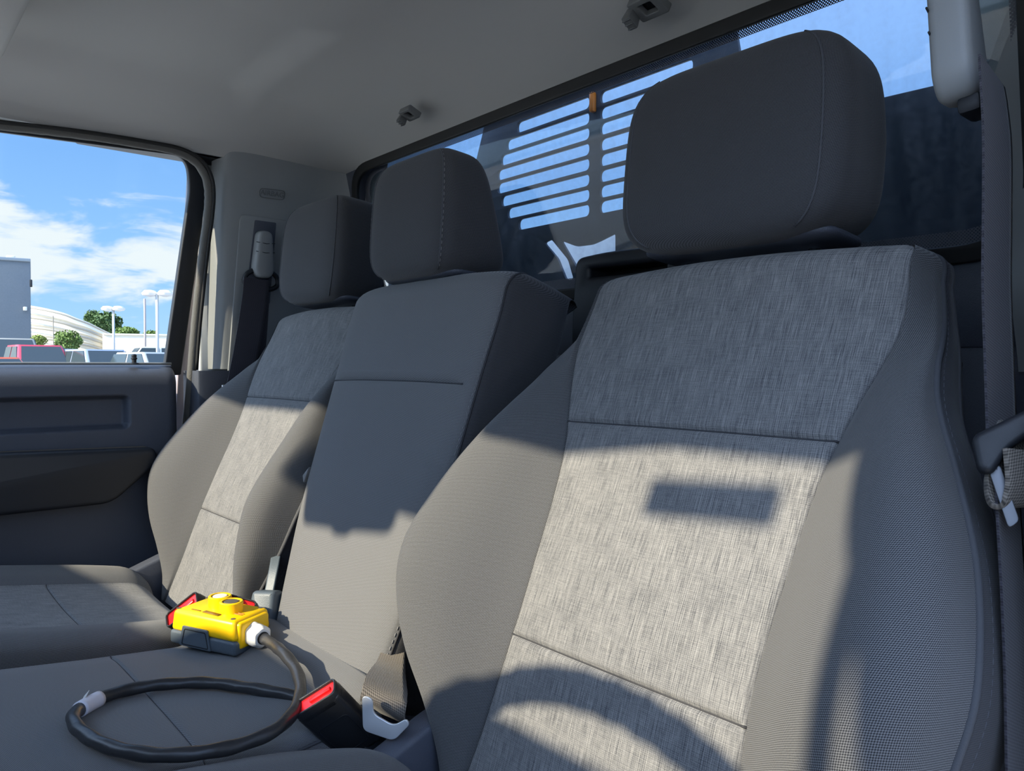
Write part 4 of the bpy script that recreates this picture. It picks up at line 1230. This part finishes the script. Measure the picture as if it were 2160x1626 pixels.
GLS = mat('car_glass', (.035, .05, .055), .12, spec=.9)
TIR = mat('tyre', (.02, .02, .02), .8)
LMP = mat('lamp_lens', (.8, .8, .82), .15)


def car(px, py, t, heading, W, H, kind, paint, label, group='vehicles parked in the lot'):
    """roof centre at pixel (px, py), t metres off; heading: degrees the nose points, 0 = +x"""
    top = far(px, py, t); z0 = GZ; H = top.z - z0
    root = empty('parked_' + kind, (top.x, top.y, z0), label, 'car' if kind != 'pickup' else 'pickup truck', group)
    h = math.radians(heading); ex = Vector((math.cos(h), math.sin(h), 0)); ey = Vector((-math.sin(h), math.cos(h), 0)); ez = Vector((0, 0, 1))
    M = frame_mtx((top.x, top.y, z0), ex, ey, ez); L = 5.6 if kind == 'pickup' else 4.6
    belt = H * .60
    prof = {'pickup': [(-L / 2, .35), (L / 2 - .1, .35), (L / 2, .6), (L / 2 - .05, belt * .92), (L / 2 - .5, belt * .98), (1.15, belt), (-1.0, belt), (-1.05, belt * .98), (-L / 2, belt * .98)],
            'car': [(-L / 2, .35), (L / 2 - .1, .3), (L / 2, .5), (L / 2 - .1, belt * .82), (L / 2 - .7, belt * .95), (.95, belt), (-1.6, belt), (-L / 2, belt * .97)]}['pickup' if kind == 'pickup' else 'car']
    SM = M @ frame_mtx((0, 0, 0), (1, 0, 0), (0, 0, 1), (0, -1, 0))
    body = plate('car_body', [roundpoly(prof, .12, 4)], W, SM, paint, root, .06)
    # cabin: lofted greenhouse
    xf, xr = (1.15, -1.0) if kind == 'pickup' else (1.0, -1.75)
    rows = []
    for k in range(7):
        f = k / 6; z = belt - .02 + (H - belt) * f; ins = .16 * f ** 1.2
        a = xf - .62 * f; b = xr + (.12 if kind == 'pickup' else .45) * f; w = W / 2 - .05 - ins
        rows.append([M @ Vector((x, y, z)) for x, y in [(v.x, v.y) for v in roundpoly([(a, -w), (a, w), (b, w), (b, -w)], .12, 4)]])
    G = [[tuple(p) for p in r + [r[0]]] for r in rows]
    cabn = grid('cabin', G, paint, root)
    pydata('car_roof', [M @ (M.inverted() @ p + Vector((0, 0, .0))) for p in rows[-1]] , [tuple(range(len(rows[-1])))], paint, root)
    tw = W / 2 - .05

    def pane(nm, q, off):
        V = [M @ Vector(v) for v in q]; n = (V[1] - V[0]).cross(V[2] - V[0]).normalized(); c = sum(V, Vector()) / 4
        if (c - M @ Vector((0, 0, H * .8))).dot(n) < 0: n = -n
        V2 = [v + n * .02 for v in V]; V3 = [v - n * .03 for v in V]
        pydata(nm, V2 + V3, [(0, 1, 2, 3), (7, 6, 5, 4), (0, 1, 5, 4), (1, 2, 6, 5), (2, 3, 7, 6), (3, 0, 4, 7)], GLS, root, False)
    zb, zt = belt + .03, H - .09

    def X(x0, dx, z): f = (z - belt) / (H - belt); return x0 + dx * f

    def Wd(z): f = max(0, (z - belt) / (H - belt)); return tw - .16 * f ** 1.2
    pane('windscreen', [(X(xf, -.62, zb), -Wd(zb) + .12, zb), (X(xf, -.62, zb), Wd(zb) - .12, zb), (X(xf, -.62, zt), Wd(zt) - .12, zt), (X(xf, -.62, zt), -Wd(zt) + .12, zt)], 0)
    rb = .12 if kind == 'pickup' else .45
    pane('back_window', [(X(xr, rb, zb), -Wd(zb) + .15, zb), (X(xr, rb, zb), Wd(zb) - .15, zb), (X(xr, rb, zt), Wd(zt) - .15, zt), (X(xr, rb, zt), -Wd(zt) + .15, zt)], 0)
    mid = (xf + xr) / 2 - .1
    for s in (-1, 1):
        for x0, x1, e0, e1 in ((mid + .05, xf - .12, 0, -.62), (xr + .12, mid - .05, rb, 0)):
            pane('side_window', [(x0 + e0 * .05, s * Wd(zb), zb), (x1, s * Wd(zb), zb), (x1 + e1 * .8, s * Wd(zt), zt), (x0 + e0 * .6, s * Wd(zt), zt)], 0)
        box('wing_mirror', (xf - .22, s * (W / 2 + .10), belt + .12), (.12, .20, .16), paint if kind == 'pickup' else M_['black'], root, .04, M)
        box('headlamp', (L / 2 - .06, s * (W / 2 - .22), belt * .78), (.10, .32, .16), LMP, root, .03, M)
        for xw in (L / 2 - .95, -L / 2 + .95):
            lathe('wheel', [(.10, -.12), (.36, -.12), (.38, -.08), (.38, .08), (.36, .12), (.22, .12), (.20, .08), (.05, .09)], M @ Matrix.Translation((xw, s * (W / 2 - .1), .38)) @ Matrix.Rotation(math.radians(-90 * s), 4, 'X'), TIR, root, 20)
    box('grille', (L / 2 - .01, 0, belt * .70), (.06, W * .55, .24), M_['black'], root, .02, M)
    return root


red = car_paint('red_paint', (.62, .04, .08)); blu = car_paint('slate_blue_paint', (.30, .36, .48)); whi = car_paint('lot_white_paint', (.72, .74, .76))
tan_ = car_paint('tan_paint', (.45, .42, .36)); org = car_paint('orange_paint', (.85, .13, .03)); slv = car_paint('silver_paint', (.46, .48, .55))
car(76, 727, 29, 6, 1.9, 0, 'pickup', red, 'bright red pickup behind the side window, left of the blue cars')
car(134, 735, 34, 24, 1.85, 0, 'sedan', blu, 'slate blue car half hidden behind the red pickup')
car(211, 736, 29, 12, 1.9, 0, 'suv', blu, 'slate blue car facing the side window, between red pickup and silver car')
car(310, 731, 39, -95, 2.0, 0, 'suv', whi, 'long white roofed vehicle behind the blue car')
car(325, 742, 28, 16, 1.8, 0, 'sedan', slv, 'silver car beside the window frame at the right end of the row')
car(26, 713, 37, 2, 2.1, 0, 'van', tan_, 'tan van behind the red pickup in front of the grey building')
car(-18, 752, 25, 20, 1.8, 0, 'sedan', org, 'orange car at the left edge of the photo')

# buildings
grb = mat('grey_cladding', (.16, .185, .215), .8, var=.12); crm = mat('cream_metal', (.80, .74, .62), .6); shd = mat('rib_metal', (.42, .38, .32), .7)
bb = empty('grey_building', far(0, 760, 60), 'tall dark grey flat roofed building at the left edge of the side window', 'building')


def fwall(px0, px1, ptop, t, depth, name, m, parent, bot=None):
    b = far(px1, 773, t); top_ = far(px1, ptop, t).z; b0 = GZ if bot is None else bot
    ny_ = Vector((b.x, b.y, 0)).normalized(); ex_ = Vector((ny_.y, -ny_.x, 0)); a = b - ex_ * ((px1 - px0) / FPX * t)
    M = frame_mtx((a + b) / 2 + ny_ * depth / 2, ex_, ny_, (0, 0, 1)); M.translation.z = (top_ + b0) / 2
    return box(name, (0, 0, 0), ((b - a).length, depth, top_ - b0), m, parent, .05, M), M


fwall(-420, 67, 549, 60, 20, 'building_wall', grb, bb); fwall(-420, 68, 546, 59.9, 20, 'parapet', mat('parapet', (.3, .34, .38), .6), bb, bot=far(0, 553, 60).z)
fwall(20, 36, 540, 61, 1, 'roof_unit', crm, bb, bot=far(0, 547, 60).z)
fwall(66, 71, 590, 59, .4, 'wall_lamp', M_['black'], bb, bot=far(0, 608, 60).z)
box('wall_lamp', far(53, 651, 59.5), (.25, .25, .3), M_['white'], bb, .05)

# striped curved building
db = empty('domed_building', far(150, 760, 95), 'long cream building with horizontal ribs and a curving sloping roof', 'building')
tops = [(40, 641), (68, 645), (100, 651), (135, 660), (160, 670), (185, 679), (205, 689), (225, 699), (240, 706), (256, 713)]
T_ = catmull([Vector((x, y, 0)) for x, y in tops], 4)
base_y = 775
rowsn = 26; G = []
for k in range(rowsn * 4 + 1):
    f = k / (rowsn * 4); row = []
    for v in T_:
        tt = 95 + 6 * ((v.x - 60) / 200) ** 2 - 1.0 * (1 - f)
        y = base_y + (v.y - base_y) * f
        # ribs follow the roof curve and step out a little
        rib = .35 * max(0, math.sin(2 * PI * f * 6.0)) ** 3
        row.append(tuple(far(v.x, y, tt + rib * -1)))
    G.append(row)
front = grid('building_wall', G, crm, db)
R0 = [Vector(p) for p in G[-1]]; back_ = [Vector((p.x * 1.15, p.y * 1.15, p.z)) for p in R0]
grid('building_roof', [[tuple(p) for p in R0], [tuple(p) for p in back_]], crm, db)
for f in (.155, .32, .485, .65, .81, .965):
    P = [far(v.x, base_y + (v.y - base_y) * f, 95 + 6 * ((v.x - 60) / 200) ** 2 - 1.3) for v in T_]
    tube('wall_rib', P, .16 if f < .95 else .10, shd, db, 6)
lbw = empty('low_building', far(300, 765, 100), 'low cream warehouse wall between the ribbed building and window frame', 'building')
fwall(240, 420, 707, 101, 15, 'warehouse_wall', crm, lbw); fwall(240, 420, 706, 100.8, 15.4, 'roof_edge', mat('roof_edge', (.85, .82, .74), .6), lbw, bot=far(0, 709, 101).z)

# lamp posts
met = mat('galvanised_post', (.55, .58, .6), .45, .3)


def post(px, ptop, t, heads, label, m=met, w=.065):
    top_ = far(px, ptop, t)
    o = empty('lamp_post', (top_.x, top_.y, GZ), label, 'lamp post', 'lot lamp posts')
    tube('pole', [Vector((top_.x, top_.y, GZ)), top_], w, m, o, 12)
    for k, s in enumerate(heads):
        c = top_ + RGT * s
        n = lathe('lamp_head', [(.06, -.12), (.28, -.06), (.32, .03), (.22, .14), (.05, .17)], frame_mtx(c, RGT, FWD, (0, 0, 1)), M_['white'] if m is met else m, o, 18)
    if heads: tube('cross_arm', [top_ + RGT * min(heads), top_ + RGT * max(heads)], .05, m, o, 8)
    return o


post(239, 652, 40, (-.30, .28), 'white twin lamp post standing above the blue car')
post(331, 620, 32, (-.30, .35), 'tall white twin lamp post beside the window frame')
post(305, 630, 48, (), 'thin brownish pole left of the tallest lamp post', mat('brown_post', (.34, .30, .30), .6), .07)
post(112, 666, 60, (), 'thin dark pole in front of the ribbed building', mat('dark_post', (.22, .2, .17), .6), .04)

# trees and bushes
leafm = [mat('leaves_a', (.10, .17, .035), .7), mat('leaves_b', (.055, .11, .03), .7), mat('leaves_c', (.16, .22, .04), .7)]
bark = mat('bark', (.12, .09, .06), .9)


def tree(px, py, t, rx, rz, m, label, group, seed, cat='tree'):
    c = far(px, py, t); r = random.Random(seed); V = []; F = []
    o = empty('bushy_tree', (c.x, c.y, GZ), label, cat, group)
    for i in range(900):
        while True:
            q = Vector((r.uniform(-1, 1), r.uniform(-1, 1), r.uniform(-1, 1)))
            if q.length < 1 and r.random() < .35 + .65 * q.length: break
        lump = 1 + .16 * math.sin(5 * q.x + seed) * math.cos(4 * q.z + seed)
        p = c + Vector((q.x * rx * lump, q.y * rx * lump, q.z * rz * lump)); s = r.uniform(.5, 1) * rx * .16
        a = Vector((r.gauss(0, 1), r.gauss(0, 1), r.gauss(0, 1))).normalized() * s; b = a.orthogonal().normalized() * s * .7
        k = len(V); V += [p - a, p + b, p + a, p - b]; F.append((k, k + 1, k + 2, k + 3))
    pydata('foliage', V, F, m, o, False)
    tube('trunk', [Vector((c.x, c.y, GZ)), c], .08 * rx + .03, bark, o, 8)


tree(143, 720, 45, .72, .66, leafm[0], 'round green tree in front of the ribbed building', 'trees in the lot', 3)
tree(82, 718, 45, .42, .34, leafm[2], 'small yellow-green bush between grey building and round tree', 'trees in the lot', 4)
tree(222, 683, 130, 2.6, 1.9, leafm[1], 'dark tree rising behind the sloping end of the ribbed building', 'trees beyond the buildings', 5)
tree(197, 672, 132, 1.6, 1.4, leafm[1], 'dark tree crown just above the curved roof', 'trees beyond the buildings', 6)
tree(268, 702, 128, 1.9, 1.0, leafm[0], 'low green treetop above the low cream warehouse', 'trees beyond the buildings', 7)
tree(318, 706, 128, 1.2, .7, leafm[0], 'green treetop between the thin pole and tallest lamp post', 'trees beyond the buildings', 8)
